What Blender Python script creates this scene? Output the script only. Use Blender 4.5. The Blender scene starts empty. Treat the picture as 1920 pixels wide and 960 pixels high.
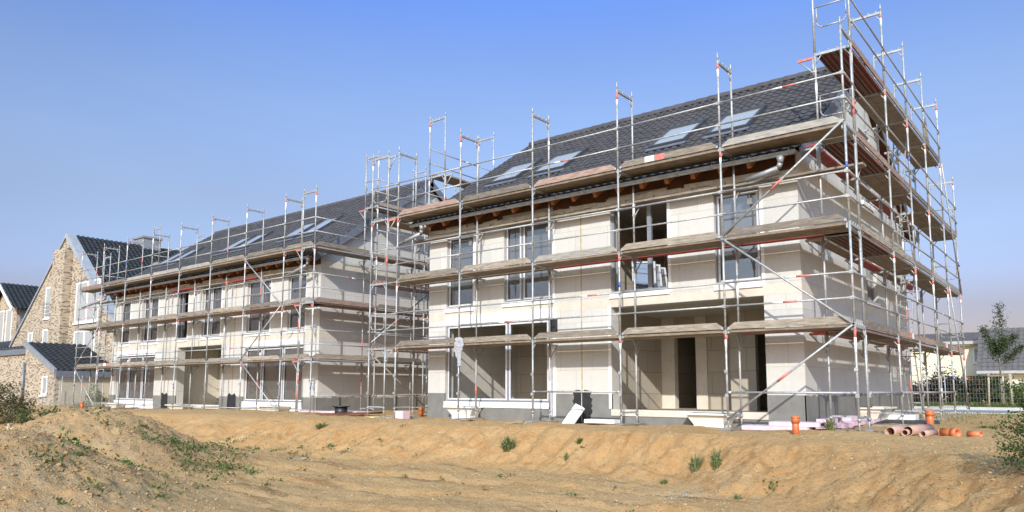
import bpy, math, random
import numpy as np
from mathutils import Vector, Matrix

# ------------------------------------------------------------------ scene, camera, light
scene = bpy.context.scene
COL = scene.collection
R = math.radians
cam_d = bpy.data.cameras.new('camera')
cam = bpy.data.objects.new('camera', cam_d)
COL.objects.link(cam)
cam_d.sensor_width = 36.0
cam_d.lens = 36.0 * 1388.36 / 1920
cam_d.shift_y = 96.77 / 1920
cam_d.clip_start = 0.1
cam_d.clip_end = 4000
cr = Vector((0.78034928, 0.62534088, 0.00194283))
cu = Vector((0.06733492, -0.08711373, 0.99392012))
cf = Vector((-0.62170813, 0.77547403, 0.11008641))
cam.matrix_world = Matrix(((cr.x, cu.x, -cf.x, 3.71319611), (cr.y, cu.y, -cf.y, -15.10105221),
                           (cr.z, cu.z, -cf.z, 0.728883), (0, 0, 0, 1)))
scene.camera = cam

SUN = Vector((0.52, -1.0, 0.57)).normalized()
world = bpy.data.worlds.new('World')
scene.world = world
world.use_nodes = True
wn = world.node_tree
bg = wn.nodes['Background']
sky = wn.nodes.new('ShaderNodeTexSky')
sky.sky_type = 'NISHITA'
sky.sun_disc = False
sky.sun_elevation = math.asin(SUN.z)
sky.sun_rotation = math.atan2(SUN.x, SUN.y)
sky.altitude = 0
sky.air_density = 1.0
sky.dust_density = 0.5
sky.ozone_density = 4.0
# sky colour graded by elevation of the view direction, overhead raised as added fill
tcs = wn.nodes.new('ShaderNodeTexCoord')
sxyz = wn.nodes.new('ShaderNodeSeparateXYZ')
wn.links.new(tcs.outputs['Generated'], sxyz.inputs[0])
hr = wn.nodes.new('ShaderNodeValToRGB')
cl = hr.color_ramp
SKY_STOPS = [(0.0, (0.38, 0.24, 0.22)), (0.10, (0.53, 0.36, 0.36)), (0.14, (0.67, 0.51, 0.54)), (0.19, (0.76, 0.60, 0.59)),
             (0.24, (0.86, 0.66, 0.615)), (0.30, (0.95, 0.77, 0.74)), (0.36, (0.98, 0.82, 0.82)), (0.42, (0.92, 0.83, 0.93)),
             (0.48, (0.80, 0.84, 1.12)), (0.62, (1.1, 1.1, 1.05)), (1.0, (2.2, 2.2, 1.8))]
cl.elements[0].position, cl.elements[1].position = 0.0, 1.0
for p_, c_ in SKY_STOPS[1:-1]:
    cl.elements.new(p_)
for e_, (p_, c_) in zip(cl.elements, SKY_STOPS):
    e_.color = (*[k / 2.2 for k in c_], 1)
wn.links.new(sxyz.outputs[2], hr.inputs[0])
vm = wn.nodes.new('ShaderNodeVectorMath')
vm.operation = 'MULTIPLY'
wn.links.new(sky.outputs[0], vm.inputs[0])
vs = wn.nodes.new('ShaderNodeVectorMath')
vs.operation = 'SCALE'
vs.inputs['Scale'].default_value = 2.2
wn.links.new(hr.outputs[0], vs.inputs[0])
wn.links.new(vs.outputs[0], vm.inputs[1])
# sky brightened on the sun's side, added as fill light for shaded walls
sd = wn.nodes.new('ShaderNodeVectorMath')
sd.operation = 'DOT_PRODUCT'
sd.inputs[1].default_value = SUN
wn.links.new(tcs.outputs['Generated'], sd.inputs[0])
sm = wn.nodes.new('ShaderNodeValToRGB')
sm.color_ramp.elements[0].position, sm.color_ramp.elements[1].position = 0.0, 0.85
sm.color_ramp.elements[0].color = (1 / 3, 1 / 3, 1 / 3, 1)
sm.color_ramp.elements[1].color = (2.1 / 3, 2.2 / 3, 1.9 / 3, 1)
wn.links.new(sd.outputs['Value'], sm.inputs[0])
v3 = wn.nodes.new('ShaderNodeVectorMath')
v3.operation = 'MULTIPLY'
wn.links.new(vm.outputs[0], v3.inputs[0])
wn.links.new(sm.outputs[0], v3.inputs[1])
v2 = wn.nodes.new('ShaderNodeVectorMath')
v2.operation = 'SCALE'
hn = wn.nodes.new('ShaderNodeTexNoise')
hn.inputs['Scale'].default_value = 2.2
hn.inputs['Detail'].default_value = 5
hmap = wn.nodes.new('ShaderNodeMapping')
hmap.inputs['Scale'].default_value = (1, 1, 3.5)
wn.links.new(tcs.outputs['Generated'], hmap.inputs[0])
wn.links.new(hmap.outputs[0], hn.inputs['Vector'])
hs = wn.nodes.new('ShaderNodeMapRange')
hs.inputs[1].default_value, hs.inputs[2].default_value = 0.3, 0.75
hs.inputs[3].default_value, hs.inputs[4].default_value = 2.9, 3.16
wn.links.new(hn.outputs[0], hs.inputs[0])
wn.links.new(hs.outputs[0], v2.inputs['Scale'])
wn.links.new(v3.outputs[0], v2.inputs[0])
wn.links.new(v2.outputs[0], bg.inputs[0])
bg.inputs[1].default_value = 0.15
sun_d = bpy.data.lights.new('sun', 'SUN')
sun_d.energy = 3.05
sun_d.angle = R(0.5)
sun_d.color = (1.0, 0.95, 0.875)
sun_o = bpy.data.objects.new('sun', sun_d)
COL.objects.link(sun_o)
sun_o.rotation_euler = (-SUN).to_track_quat('-Z', 'Y').to_euler()
sun_o.location = (0, -30, 40)
scene.view_settings.view_transform = 'Standard'
scene.view_settings.look = 'None'
scene.view_settings.gamma = 1
scene.view_settings.exposure = 0.6

rnd = random.Random(7)
rng = np.random.default_rng(11)


# ------------------------------------------------------------------ materials
def nodes_of(name):
    m = bpy.data.materials.new(name)
    m.use_nodes = True
    nt = m.node_tree
    return m, nt, nt.nodes['Principled BSDF']


def N(nt, t, **kw):
    n = nt.nodes.new(t)
    for k, v in kw.items():
        setattr(n, k, v)
    return n


def ramp(nt, fac, c0, c1, p0=0.3, p1=0.7):
    r = N(nt, 'ShaderNodeValToRGB')
    r.color_ramp.elements[0].position = p0
    r.color_ramp.elements[1].position = p1
    r.color_ramp.elements[0].color = (*c0, 1)
    r.color_ramp.elements[1].color = (*c1, 1)
    nt.links.new(fac, r.inputs[0])
    return r.outputs[0]


def noise(nt, vec, scale, detail=4, rough=0.6):
    n = N(nt, 'ShaderNodeTexNoise')
    n.inputs['Scale'].default_value = scale
    n.inputs['Detail'].default_value = detail
    n.inputs['Roughness'].default_value = rough
    if vec is not None:
        nt.links.new(vec, n.inputs['Vector'])
    return n.outputs['Fac']


def mixc(nt, fac, a, b, mode='MIX'):
    m = N(nt, 'ShaderNodeMix', data_type='RGBA', blend_type=mode)
    for s, v in ((0, fac), (6, a), (7, b)):
        if isinstance(v, (int, float)):
            m.inputs[s].default_value = v
        elif isinstance(v, tuple):
            m.inputs[s].default_value = (*v, 1)
        else:
            nt.links.new(v, m.inputs[s])
    return m.outputs[2]


def bump(nt, b, h, strength=0.3, dist=0.02):
    n = N(nt, 'ShaderNodeBump')
    n.inputs['Strength'].default_value = strength
    n.inputs['Distance'].default_value = dist
    nt.links.new(h, n.inputs['Height'])
    nt.links.new(n.outputs[0], b.inputs['Normal'])


def wpos(nt):
    return N(nt, 'ShaderNodeNewGeometry').outputs['Position']


def wear_mat(name, c0, c1, scale=6, rough=0.7, metal=0.0, bstr=0.15, stretch=None, rand=0.0, p0=0.3, p1=0.7, bdist=0.01):
    m, nt, b = nodes_of(name)
    vec = wpos(nt)
    if stretch:
        mp = N(nt, 'ShaderNodeMapping')
        mp.inputs['Scale'].default_value = stretch
        nt.links.new(vec, mp.inputs[0])
        vec = mp.outputs[0]
    f = noise(nt, vec, scale, 6, 0.65)
    c = ramp(nt, f, c0, c1, p0, p1)
    if rand:
        oi = N(nt, 'ShaderNodeObjectInfo')
        mr = N(nt, 'ShaderNodeMapRange')
        mr.inputs[3].default_value = 1 - rand
        mr.inputs[4].default_value = 1 + rand
        nt.links.new(oi.outputs['Random'], mr.inputs[0])
        hv = N(nt, 'ShaderNodeHueSaturation')
        nt.links.new(mr.outputs[0], hv.inputs['Value'])
        nt.links.new(c, hv.inputs['Color'])
        c = hv.outputs[0]
    nt.links.new(c, b.inputs['Base Color'])
    b.inputs['Roughness'].default_value = rough
    b.inputs['Metallic'].default_value = metal
    if bstr:
        bump(nt, b, f, bstr, bdist)
    return m


def plane_uv(nt):
    """(x + y, z) of the world position: unrolls every axis-aligned wall"""
    p = wpos(nt)
    s = N(nt, 'ShaderNodeSeparateXYZ')
    nt.links.new(p, s.inputs[0])
    a = N(nt, 'ShaderNodeMath', operation='ADD')
    nt.links.new(s.outputs[0], a.inputs[0])
    nt.links.new(s.outputs[1], a.inputs[1])
    c = N(nt, 'ShaderNodeCombineXYZ')
    nt.links.new(a.outputs[0], c.inputs[0])
    nt.links.new(s.outputs[2], c.inputs[1])
    return c.outputs[0], p, s


def block_wall(name, ca, cb, joint, bw, bh, mortar, stain=(0.42, 0.405, 0.355), stain_amt=0.55, bstr=0.25):
    m, nt, b = nodes_of(name)
    uv, p, s = plane_uv(nt)
    br = N(nt, 'ShaderNodeTexBrick')
    br.inputs['Color1'].default_value = (*ca, 1)
    br.inputs['Color2'].default_value = (*cb, 1)
    br.inputs['Mortar'].default_value = (*joint, 1)
    br.inputs['Scale'].default_value = 1
    br.inputs['Brick Width'].default_value = bw
    br.inputs['Row Height'].default_value = bh
    br.inputs['Mortar Size'].default_value = mortar
    br.inputs['Mortar Smooth'].default_value = 0.5
    nt.links.new(uv, br.inputs['Vector'])
    f = noise(nt, p, 1.1, 8, 0.7)
    st = ramp(nt, f, (0, 0, 0), (stain_amt,) * 3, 0.5, 0.78)
    c = mixc(nt, st, br.outputs['Color'], stain)
    f2 = noise(nt, p, 30, 4, 0.7)
    c = mixc(nt, 0.22, c, ramp(nt, f2, (0.55,) * 3, (1,) * 3), 'MULTIPLY')
    # faint vertical runs of dirt
    mp = N(nt, 'ShaderNodeMapping')
    mp.inputs['Scale'].default_value = (9, 9, 0.35)
    nt.links.new(p, mp.inputs[0])
    f3 = noise(nt, mp.outputs[0], 1.0, 5, 0.6)
    c = mixc(nt, ramp(nt, f3, (0, 0, 0), (0.28,) * 3, 0.52, 0.75), c, stain)
    nt.links.new(c, b.inputs['Base Color'])
    b.inputs['Roughness'].default_value = 0.9
    inv = N(nt, 'ShaderNodeMath', operation='SUBTRACT')
    inv.inputs[0].default_value = 1
    nt.links.new(br.outputs['Fac'], inv.inputs[1])
    ad = N(nt, 'ShaderNodeMath', operation='ADD')
    nt.links.new(inv.outputs[0], ad.inputs[0])
    nt.links.new(f2, ad.inputs[1])
    bump(nt, b, ad.outputs[0], bstr, 0.008)
    return m


def klinker(name):
    m, nt, b = nodes_of(name)
    uv, p, s = plane_uv(nt)
    br = N(nt, 'ShaderNodeTexBrick')
    br.offset = 0.37
    br.inputs['Color1'].default_value = (1, 1, 1, 1)
    br.inputs['Color2'].default_value = (0, 0, 0, 1)
    br.inputs['Mortar'].default_value = (0.5, 0.5, 0.5, 1)
    br.inputs['Scale'].default_value = 1
    br.inputs['Brick Width'].default_value = 0.25
    br.inputs['Row Height'].default_value = 0.083
    br.inputs['Mortar Size'].default_value = 0.012
    nt.links.new(uv, br.inputs['Vector'])
    r = N(nt, 'ShaderNodeValToRGB')
    r.color_ramp.interpolation = 'CONSTANT'
    e = r.color_ramp.elements
    e[0].position, e[0].color = 0.0, (0.085, 0.062, 0.05, 1)
    e[1].position, e[1].color = 0.24, (0.30, 0.225, 0.145, 1)
    for pos, col in ((0.45, (0.42, 0.345, 0.245)), (0.66, (0.34, 0.265, 0.18)), (0.85, (0.43, 0.36, 0.265))):
        k = e.new(pos)
        k.color = (*col, 1)
    nt.links.new(br.outputs['Color'], r.inputs[0])
    c = mixc(nt, br.outputs['Fac'], r.outputs[0], (0.40, 0.335, 0.25))
    nt.links.new(c, b.inputs['Base Color'])
    b.inputs['Roughness'].default_value = 0.85
    return m


def flat(name, col, rough=0.6, metal=0.0, spec=0.5):
    return wear_mat(name, tuple(c * 0.86 for c in col), tuple(min(1, c * 1.08) for c in col), 9, rough, metal, 0.05)


def glass_mat(name, tint, refl, body=0.0, bodycol=(0.40, 0.40, 0.40)):
    m = bpy.data.materials.new(name)
    m.use_nodes = True
    nt = m.node_tree
    nt.nodes.clear()
    out = N(nt, 'ShaderNodeOutputMaterial')
    tr = N(nt, 'ShaderNodeBsdfTransparent')
    tr.inputs[0].default_value = (*tint, 1)
    gl = N(nt, 'ShaderNodeBsdfGlossy')
    gl.inputs['Roughness'].default_value = 0.03
    gl.inputs['Color'].default_value = (0.92, 0.90, 0.88, 1)
    df = N(nt, 'ShaderNodeBsdfDiffuse')
    df.inputs[0].default_value = (*bodycol, 1)
    f = noise(nt, wpos(nt), 1.7, 3)
    bp = N(nt, 'ShaderNodeBump')
    bp.inputs['Strength'].default_value = 0.05
    bp.inputs['Distance'].default_value = 0.05
    nt.links.new(f, bp.inputs['Height'])
    nt.links.new(bp.outputs[0], gl.inputs['Normal'])
    a = N(nt, 'ShaderNodeMixShader')
    a.inputs[0].default_value = body
    nt.links.new(tr.outputs[0], a.inputs[1])
    nt.links.new(df.outputs[0], a.inputs[2])
    lw = N(nt, 'ShaderNodeLayerWeight')
    lw.inputs[0].default_value = 0.25
    mr = N(nt, 'ShaderNodeMapRange')
    mr.inputs[3].default_value = refl
    mr.inputs[4].default_value = 0.95
    nt.links.new(lw.outputs['Fresnel'], mr.inputs[0])
    x = N(nt, 'ShaderNodeMixShader')
    nt.links.new(mr.outputs[0], x.inputs[0])
    nt.links.new(a.outputs[0], x.inputs[1])
    nt.links.new(gl.outputs[0], x.inputs[2])
    nt.links.new(x.outputs[0], out.inputs[0])
    return m


def sand_mat():
    m, nt, b = nodes_of('sand')
    p = wpos(nt)
    f1 = noise(nt, p, 0.45, 8, 0.65)
    f2 = noise(nt, p, 3.5, 8, 0.7)
    f3 = noise(nt, p, 38, 5, 0.75)
    c = ramp(nt, f1, (0.45, 0.275, 0.122), (0.53, 0.34, 0.162), 0.35, 0.68)
    c = mixc(nt, ramp(nt, f2, (0, 0, 0), (0.6,) * 3, 0.52, 0.72), c, (0.38, 0.205, 0.075))
    c = mixc(nt, ramp(nt, f2, (0.35,) * 3, (0, 0, 0), 0.3, 0.46), c, (0.52, 0.37, 0.21))
    # drag marks of damp soil along the floor of the pit
    mp = N(nt, 'ShaderNodeMapping')
    mp.inputs['Rotation'].default_value = (0, 0, R(-14))
    mp.inputs['Scale'].default_value = (0.35, 2.6, 1.0)
    nt.links.new(p, mp.inputs[0])
    f4 = noise(nt, mp.outputs[0], 1.0, 7, 0.65)
    s = N(nt, 'ShaderNodeSeparateXYZ')
    nt.links.new(p, s.inputs[0])
    low = N(nt, 'ShaderNodeMapRange')
    low.inputs[1].default_value = -0.74
    low.inputs[2].default_value = -0.86
    nt.links.new(s.outputs[2], low.inputs[0])
    mu = N(nt, 'ShaderNodeMath', operation='MULTIPLY')
    nt.links.new(ramp(nt, f4, (0, 0, 0), (0.85,) * 3, 0.54, 0.64), mu.inputs[0])
    nt.links.new(low.outputs[0], mu.inputs[1])
    c = mixc(nt, mu.outputs[0], c, (0.22, 0.125, 0.055))
    # raw red-brown sand where the bank is cut, greyer soil on the two heaps
    cut = N(nt, 'ShaderNodeMapRange')
    cut.inputs[1].default_value, cut.inputs[2].default_value = 0.97, 0.86
    gn = N(nt, 'ShaderNodeNewGeometry')
    sg_ = N(nt, 'ShaderNodeSeparateXYZ')
    nt.links.new(gn.outputs['True Normal'], sg_.inputs[0])
    nt.links.new(sg_.outputs[2], cut.inputs[0])
    cm = N(nt, 'ShaderNodeMath', operation='MULTIPLY')
    nt.links.new(cut.outputs[0], cm.inputs[0])
    nt.links.new(ramp(nt, noise(nt, p, 1.9, 6, 0.7), (0.1,) * 3, (0.75,) * 3, 0.4, 0.62), cm.inputs[1])
    c = mixc(nt, cm.outputs[0], c, (0.40, 0.205, 0.075))
    hd = []
    for hc in ((-12.7, -8.5, 0.0), (-7.75, -11.75, 0.0)):
        v_ = N(nt, 'ShaderNodeVectorMath', operation='DISTANCE')
        v_.inputs[1].default_value = hc
        nt.links.new(p, v_.inputs[0])
        hd.append(v_.outputs['Value'])
    mn = N(nt, 'ShaderNodeMath', operation='MINIMUM')
    nt.links.new(hd[0], mn.inputs[0])
    nt.links.new(hd[1], mn.inputs[1])
    hm = N(nt, 'ShaderNodeMapRange')
    hm.inputs[1].default_value, hm.inputs[2].default_value = 3.6, 2.2
    nt.links.new(mn.outputs[0], hm.inputs[0])
    h2_ = N(nt, 'ShaderNodeMath', operation='MULTIPLY')
    nt.links.new(hm.outputs[0], h2_.inputs[0])
    nt.links.new(ramp(nt, noise(nt, p, 2.6, 8, 0.75), (0.25,) * 3, (0.95,) * 3, 0.42, 0.64), h2_.inputs[1])
    c = mixc(nt, h2_.outputs[0], c, (0.39, 0.275, 0.155))
    f5 = noise(nt, p, 19, 3, 0.7)  # dark specks painted in for the shade inside small pits
    c = mixc(nt, 0.6, c, ramp(nt, f5, (0.38,) * 3, (1.0,) * 3, 0.33, 0.42), 'MULTIPLY')
    c = mixc(nt, 0.6, c, ramp(nt, f3, (0.35,) * 3, (1.0,) * 3, 0.30, 0.46), 'MULTIPLY')
    # grey gravelly patch at the foot of the bank
    vd = N(nt, 'ShaderNodeVectorMath', operation='DISTANCE')
    vd.inputs[1].default_value = (-1.55, -4.3, -0.9)
    nt.links.new(p, vd.inputs[0])
    ad = N(nt, 'ShaderNodeMath', operation='MULTIPLY_ADD')
    ad.inputs[1].default_value = 1.6
    nt.links.new(f2, ad.inputs[0])
    nt.links.new(vd.outputs['Value'], ad.inputs[2])
    c = mixc(nt, ramp(nt, ad.outputs[0], (0.7,) * 3, (0, 0, 0), 0.55, 0.95), c, (0.43, 0.39, 0.33))
    nt.links.new(c, b.inputs['Base Color'])
    b.inputs['Roughness'].default_value = 0.95
    b.inputs['Specular IOR Level'].default_value = 0.15
    sm = N(nt, 'ShaderNodeMath', operation='MULTIPLY_ADD')
    sm.inputs[1].default_value = 0.35
    nt.links.new(f3, sm.inputs[0])
    nt.links.new(f2, sm.inputs[2])
    bump(nt, b, sm.outputs[0], 1.0, 0.07)
    return m


def leaf_mat(name, c0, c1):
    m, nt, b = nodes_of(name)
    g = N(nt, 'ShaderNodeNewGeometry')
    c = ramp(nt, g.outputs['Random Per Island'], c0, c1, 0.1, 0.9)
    nt.links.new(c, b.inputs['Base Color'])
    b.inputs['Roughness'].default_value = 0.6
    b.inputs['Specular IOR Level'].default_value = 0.25
    tl = N(nt, 'ShaderNodeBsdfTranslucent')
    nt.links.new(c, tl.inputs[0])
    mx = N(nt, 'ShaderNodeMixShader')
    mx.inputs[0].default_value = 0.3
    nt.links.new(b.outputs[0], mx.inputs[1])
    nt.links.new(tl.outputs[0], mx.inputs[2])
    nt.links.new(mx.outputs[0], nt.nodes['Material Output'].inputs[0])
    return m


M = {}
M['block'] = block_wall('aerated_block', (0.515, 0.508, 0.472), (0.575, 0.567, 0.528), (0.41, 0.39, 0.345), 1.0, 0.62, 0.0075)
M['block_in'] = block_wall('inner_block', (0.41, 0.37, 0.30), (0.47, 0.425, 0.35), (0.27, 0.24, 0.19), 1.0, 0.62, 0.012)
M['concrete'] = wear_mat('concrete', (0.50, 0.455, 0.37), (0.62, 0.575, 0.485), 3, 0.9, 0, 0.2)
M['pier'] = wear_mat('lit_pier', (0.55, 0.515, 0.43), (0.66, 0.62, 0.54), 3, 0.9, 0, 0.2)  # paler than the blocks: light falling on the piers put into the colour
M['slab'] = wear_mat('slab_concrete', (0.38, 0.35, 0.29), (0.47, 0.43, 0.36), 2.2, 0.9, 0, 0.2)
M['plinth'] = wear_mat('plinth_coat', (0.145, 0.143, 0.130), (0.21, 0.206, 0.186), 2.5, 0.85, 0, 0.2)
M['tar'] = wear_mat('bitumen', (0.012, 0.012, 0.013), (0.03, 0.03, 0.032), 9, 0.55, 0, 0.5)
M['white'] = flat('white_plastic', (0.80, 0.80, 0.79), 0.45)
M['box_white'] = flat('box_white', (0.78, 0.78, 0.77), 0.6)
M['box_grey'] = flat('box_grey', (0.40, 0.41, 0.425), 0.5)
M['frame_grey'] = flat('frame_grey', (0.20, 0.22, 0.245), 0.45)
M['frame_dark'] = flat('frame_dark', (0.055, 0.057, 0.062), 0.5)
M['frame_light'] = flat('frame_light', (0.60, 0.61, 0.63), 0.4)
M['glass'] = glass_mat('window_glass', (0.55, 0.58, 0.60), 0.15, 0.22)
M['sky_glass'] = glass_mat('roof_window_glass', (0.4, 0.42, 0.45), 0.2, 0.8, (0.44, 0.455, 0.47))
M['curtained'] = glass_mat('curtained_glass', (0.4, 0.42, 0.45), 0.12, 0.8, (0.50, 0.50, 0.48))
M['tile'] = wear_mat('concrete_tile', (0.034, 0.031, 0.033), (0.072, 0.066, 0.068), 2.2, 0.78, 0, 0.15, None, 0, 0.25, 0.75)
M['tile_black'] = wear_mat('glazed_tile', (0.010, 0.010, 0.010), (0.020, 0.019, 0.019), 5, 0.6, 0, 0.05)
M['tile_far'] = wear_mat('far_tile', (0.075, 0.068, 0.065), (0.12, 0.11, 0.105), 3, 0.7, 0, 0.1)
M['zinc'] = wear_mat('zinc', (0.24, 0.25, 0.265), (0.36, 0.375, 0.39), 5, 0.5, 0.4, 0.05)
M['coping'] = wear_mat('aged_coping', (0.26, 0.275, 0.30), (0.36, 0.375, 0.40), 2, 0.6, 0.1, 0.05)
M['zinc_dark'] = wear_mat('zinc_flashing', (0.13, 0.145, 0.175), (0.19, 0.205, 0.24), 4, 0.45, 0.2, 0.05)
M['galv'] = wear_mat('galvanised_steel', (0.27, 0.27, 0.265), (0.50, 0.50, 0.485), 14, 0.52, 0.4, 0.1)
M['galv_dull'] = wear_mat('dull_steel', (0.30, 0.30, 0.29), (0.50, 0.49, 0.47), 14, 0.55, 0.4, 0.1)
M['red'] = wear_mat('red_paint', (0.33, 0.035, 0.025), (0.52, 0.075, 0.05), 12, 0.55, 0, 0.1)
M['red_band'] = wear_mat('red_tape', (0.46, 0.09, 0.065), (0.64, 0.24, 0.19), 18, 0.55, 0, 0.05)
M['white_band'] = flat('white_tape', (0.78, 0.77, 0.75), 0.5)
M['blue_band'] = flat('blue_tape', (0.06, 0.13, 0.45), 0.5)
M['plank'] = wear_mat('weathered_plank', (0.13, 0.105, 0.078), (0.36, 0.31, 0.24), 1.6, 0.85, 0, 0.35, (2.2, 2.2, 16), 0.22)
for nm_, ca_, cb_ in (('plank_grey', (0.17, 0.155, 0.135), (0.37, 0.345, 0.30)), ('plank_dark', (0.085, 0.07, 0.056), (0.25, 0.21, 0.165)), ('plank_red', (0.17, 0.105, 0.085), (0.38, 0.275, 0.22))):
    M[nm_] = wear_mat(nm_, ca_, cb_, 1.6, 0.85, 0, 0.35, (2.2, 2.2, 16), 0.2)
M['deck'] = wear_mat('deck_board', (0.15, 0.115, 0.08), (0.30, 0.235, 0.17), 1.6, 0.85, 0, 0.3, (3, 3, 3), 0.15)
M['deck_red'] = wear_mat('red_deck', (0.20, 0.028, 0.022), (0.36, 0.055, 0.04), 4, 0.65, 0, 0.2)
M['rib_dark'] = wear_mat('dark_rib', (0.13, 0.10, 0.085), (0.24, 0.20, 0.17), 6, 0.7, 0.1, 0.1)
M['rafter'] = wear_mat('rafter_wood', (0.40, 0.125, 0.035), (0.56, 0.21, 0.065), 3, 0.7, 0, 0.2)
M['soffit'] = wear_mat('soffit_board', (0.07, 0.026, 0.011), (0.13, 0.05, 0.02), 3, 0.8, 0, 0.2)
M['mat_insul'] = wear_mat('insulation_felt', (0.32, 0.30, 0.25), (0.50, 0.47, 0.40), 7, 0.95, 0, 0.5)
M['foamline'] = wear_mat('foam_line', (0.30, 0.24, 0.12), (0.52, 0.44, 0.26), 8, 0.9, 0, 0.4)
M['pink'] = wear_mat('pink_foam', (0.60, 0.41, 0.48), (0.70, 0.52, 0.58), 5, 0.8, 0, 0.1)
M['styro'] = flat('styrofoam', (0.80, 0.80, 0.79), 0.8)
M['orange'] = wear_mat('orange_pvc', (0.47, 0.12, 0.035), (0.58, 0.17, 0.06), 7, 0.45, 0, 0.05)
M['clay'] = wear_mat('dusty_pvc', (0.36, 0.21, 0.155), (0.47, 0.30, 0.235), 5, 0.6, 0, 0.05)
M['rust'] = wear_mat('rusty_steel', (0.085, 0.026, 0.014), (0.24, 0.085, 0.04), 9, 0.85, 0, 0.4)
M['black'] = flat('black_plastic', (0.022, 0.023, 0.025), 0.45)
M['cream_grp'] = wear_mat('cream_grp', (0.60, 0.56, 0.46), (0.72, 0.68, 0.58), 4, 0.55, 0, 0.05)
M['shaft'] = wear_mat('white_grp', (0.66, 0.65, 0.61), (0.80, 0.79, 0.76), 4, 0.45, 0, 0.05)
M['yellow'] = flat('yellow_board', (0.60, 0.50, 0.20), 0.8)
M['brick'] = klinker('klinker_brick')
M['render_cream'] = wear_mat('cream_render', (0.66, 0.60, 0.43), (0.72, 0.66, 0.49), 2, 0.9, 0, 0.05)
M['render_beige'] = wear_mat('beige_render', (0.42, 0.375, 0.29), (0.50, 0.45, 0.355), 1.6, 0.9, 0, 0.1)
M['asphalt'] = wear_mat('asphalt', (0.19, 0.19, 0.20), (0.26, 0.26, 0.265), 6, 0.9, 0, 0.2)
M['kerb'] = wear_mat('kerb_stone', (0.40, 0.39, 0.37), (0.50, 0.49, 0.46), 6, 0.9, 0, 0.1)
M['grass'] = leaf_mat('grass_blade', (0.055, 0.085, 0.018), (0.14, 0.17, 0.05))
M['leaf'] = leaf_mat('weed_leaf', (0.05, 0.085, 0.018), (0.13, 0.18, 0.045))
M['leaf_pale'] = leaf_mat('pale_leaf', (0.13, 0.16, 0.055), (0.25, 0.27, 0.12))
M['leaf_dark'] = leaf_mat('dark_leaf', (0.03, 0.05, 0.014), (0.085, 0.11, 0.035))
M['leaf_bush'] = leaf_mat('bush_leaf', (0.035, 0.06, 0.014), (0.10, 0.13, 0.035))
M['leaf_brown'] = leaf_mat('brown_leaf', (0.045, 0.045, 0.018), (0.11, 0.095, 0.04))
M['leaf_dry'] = leaf_mat('dry_leaf', (0.10, 0.075, 0.035), (0.24, 0.19, 0.09))
M['leaf_red'] = leaf_mat('dark_red_leaf', (0.035, 0.02, 0.02), (0.075, 0.045, 0.035))
M['bark'] = wear_mat('bark', (0.14, 0.12, 0.09), (0.26, 0.22, 0.17), 9, 0.9, 0, 0.4)
M['stake'] = wear_mat('stake_wood', (0.42, 0.34, 0.22), (0.56, 0.47, 0.33), 5, 0.85, 0, 0.2)
M['stone'] = wear_mat('stone', (0.36, 0.28, 0.17), (0.52, 0.42, 0.29), 7, 0.9, 0, 0.2)
M['gravel'] = wear_mat('grey_gravel', (0.24, 0.215, 0.175), (0.40, 0.37, 0.32), 7, 0.9, 0, 0.2)
M['clod'] = wear_mat('soil_clod', (0.25, 0.15, 0.065), (0.44, 0.285, 0.135), 9, 0.95, 0, 0.4)
M['sand'] = sand_mat()
M['wire'] = flat('fence_wire', (0.24, 0.25, 0.25), 0.55, 0.3)


def film_mat():
    m, nt, b = nodes_of('plastic_film')
    b.inputs['Base Color'].default_value = (0.55, 0.55, 0.58, 1)
    b.inputs['Roughness'].default_value = 0.2
    b.inputs['Alpha'].default_value = 0.45
    f = noise(nt, wpos(nt), 14, 3)
    bump(nt, b, f, 0.6, 0.03)
    return m


M['film'] = film_mat()


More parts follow.
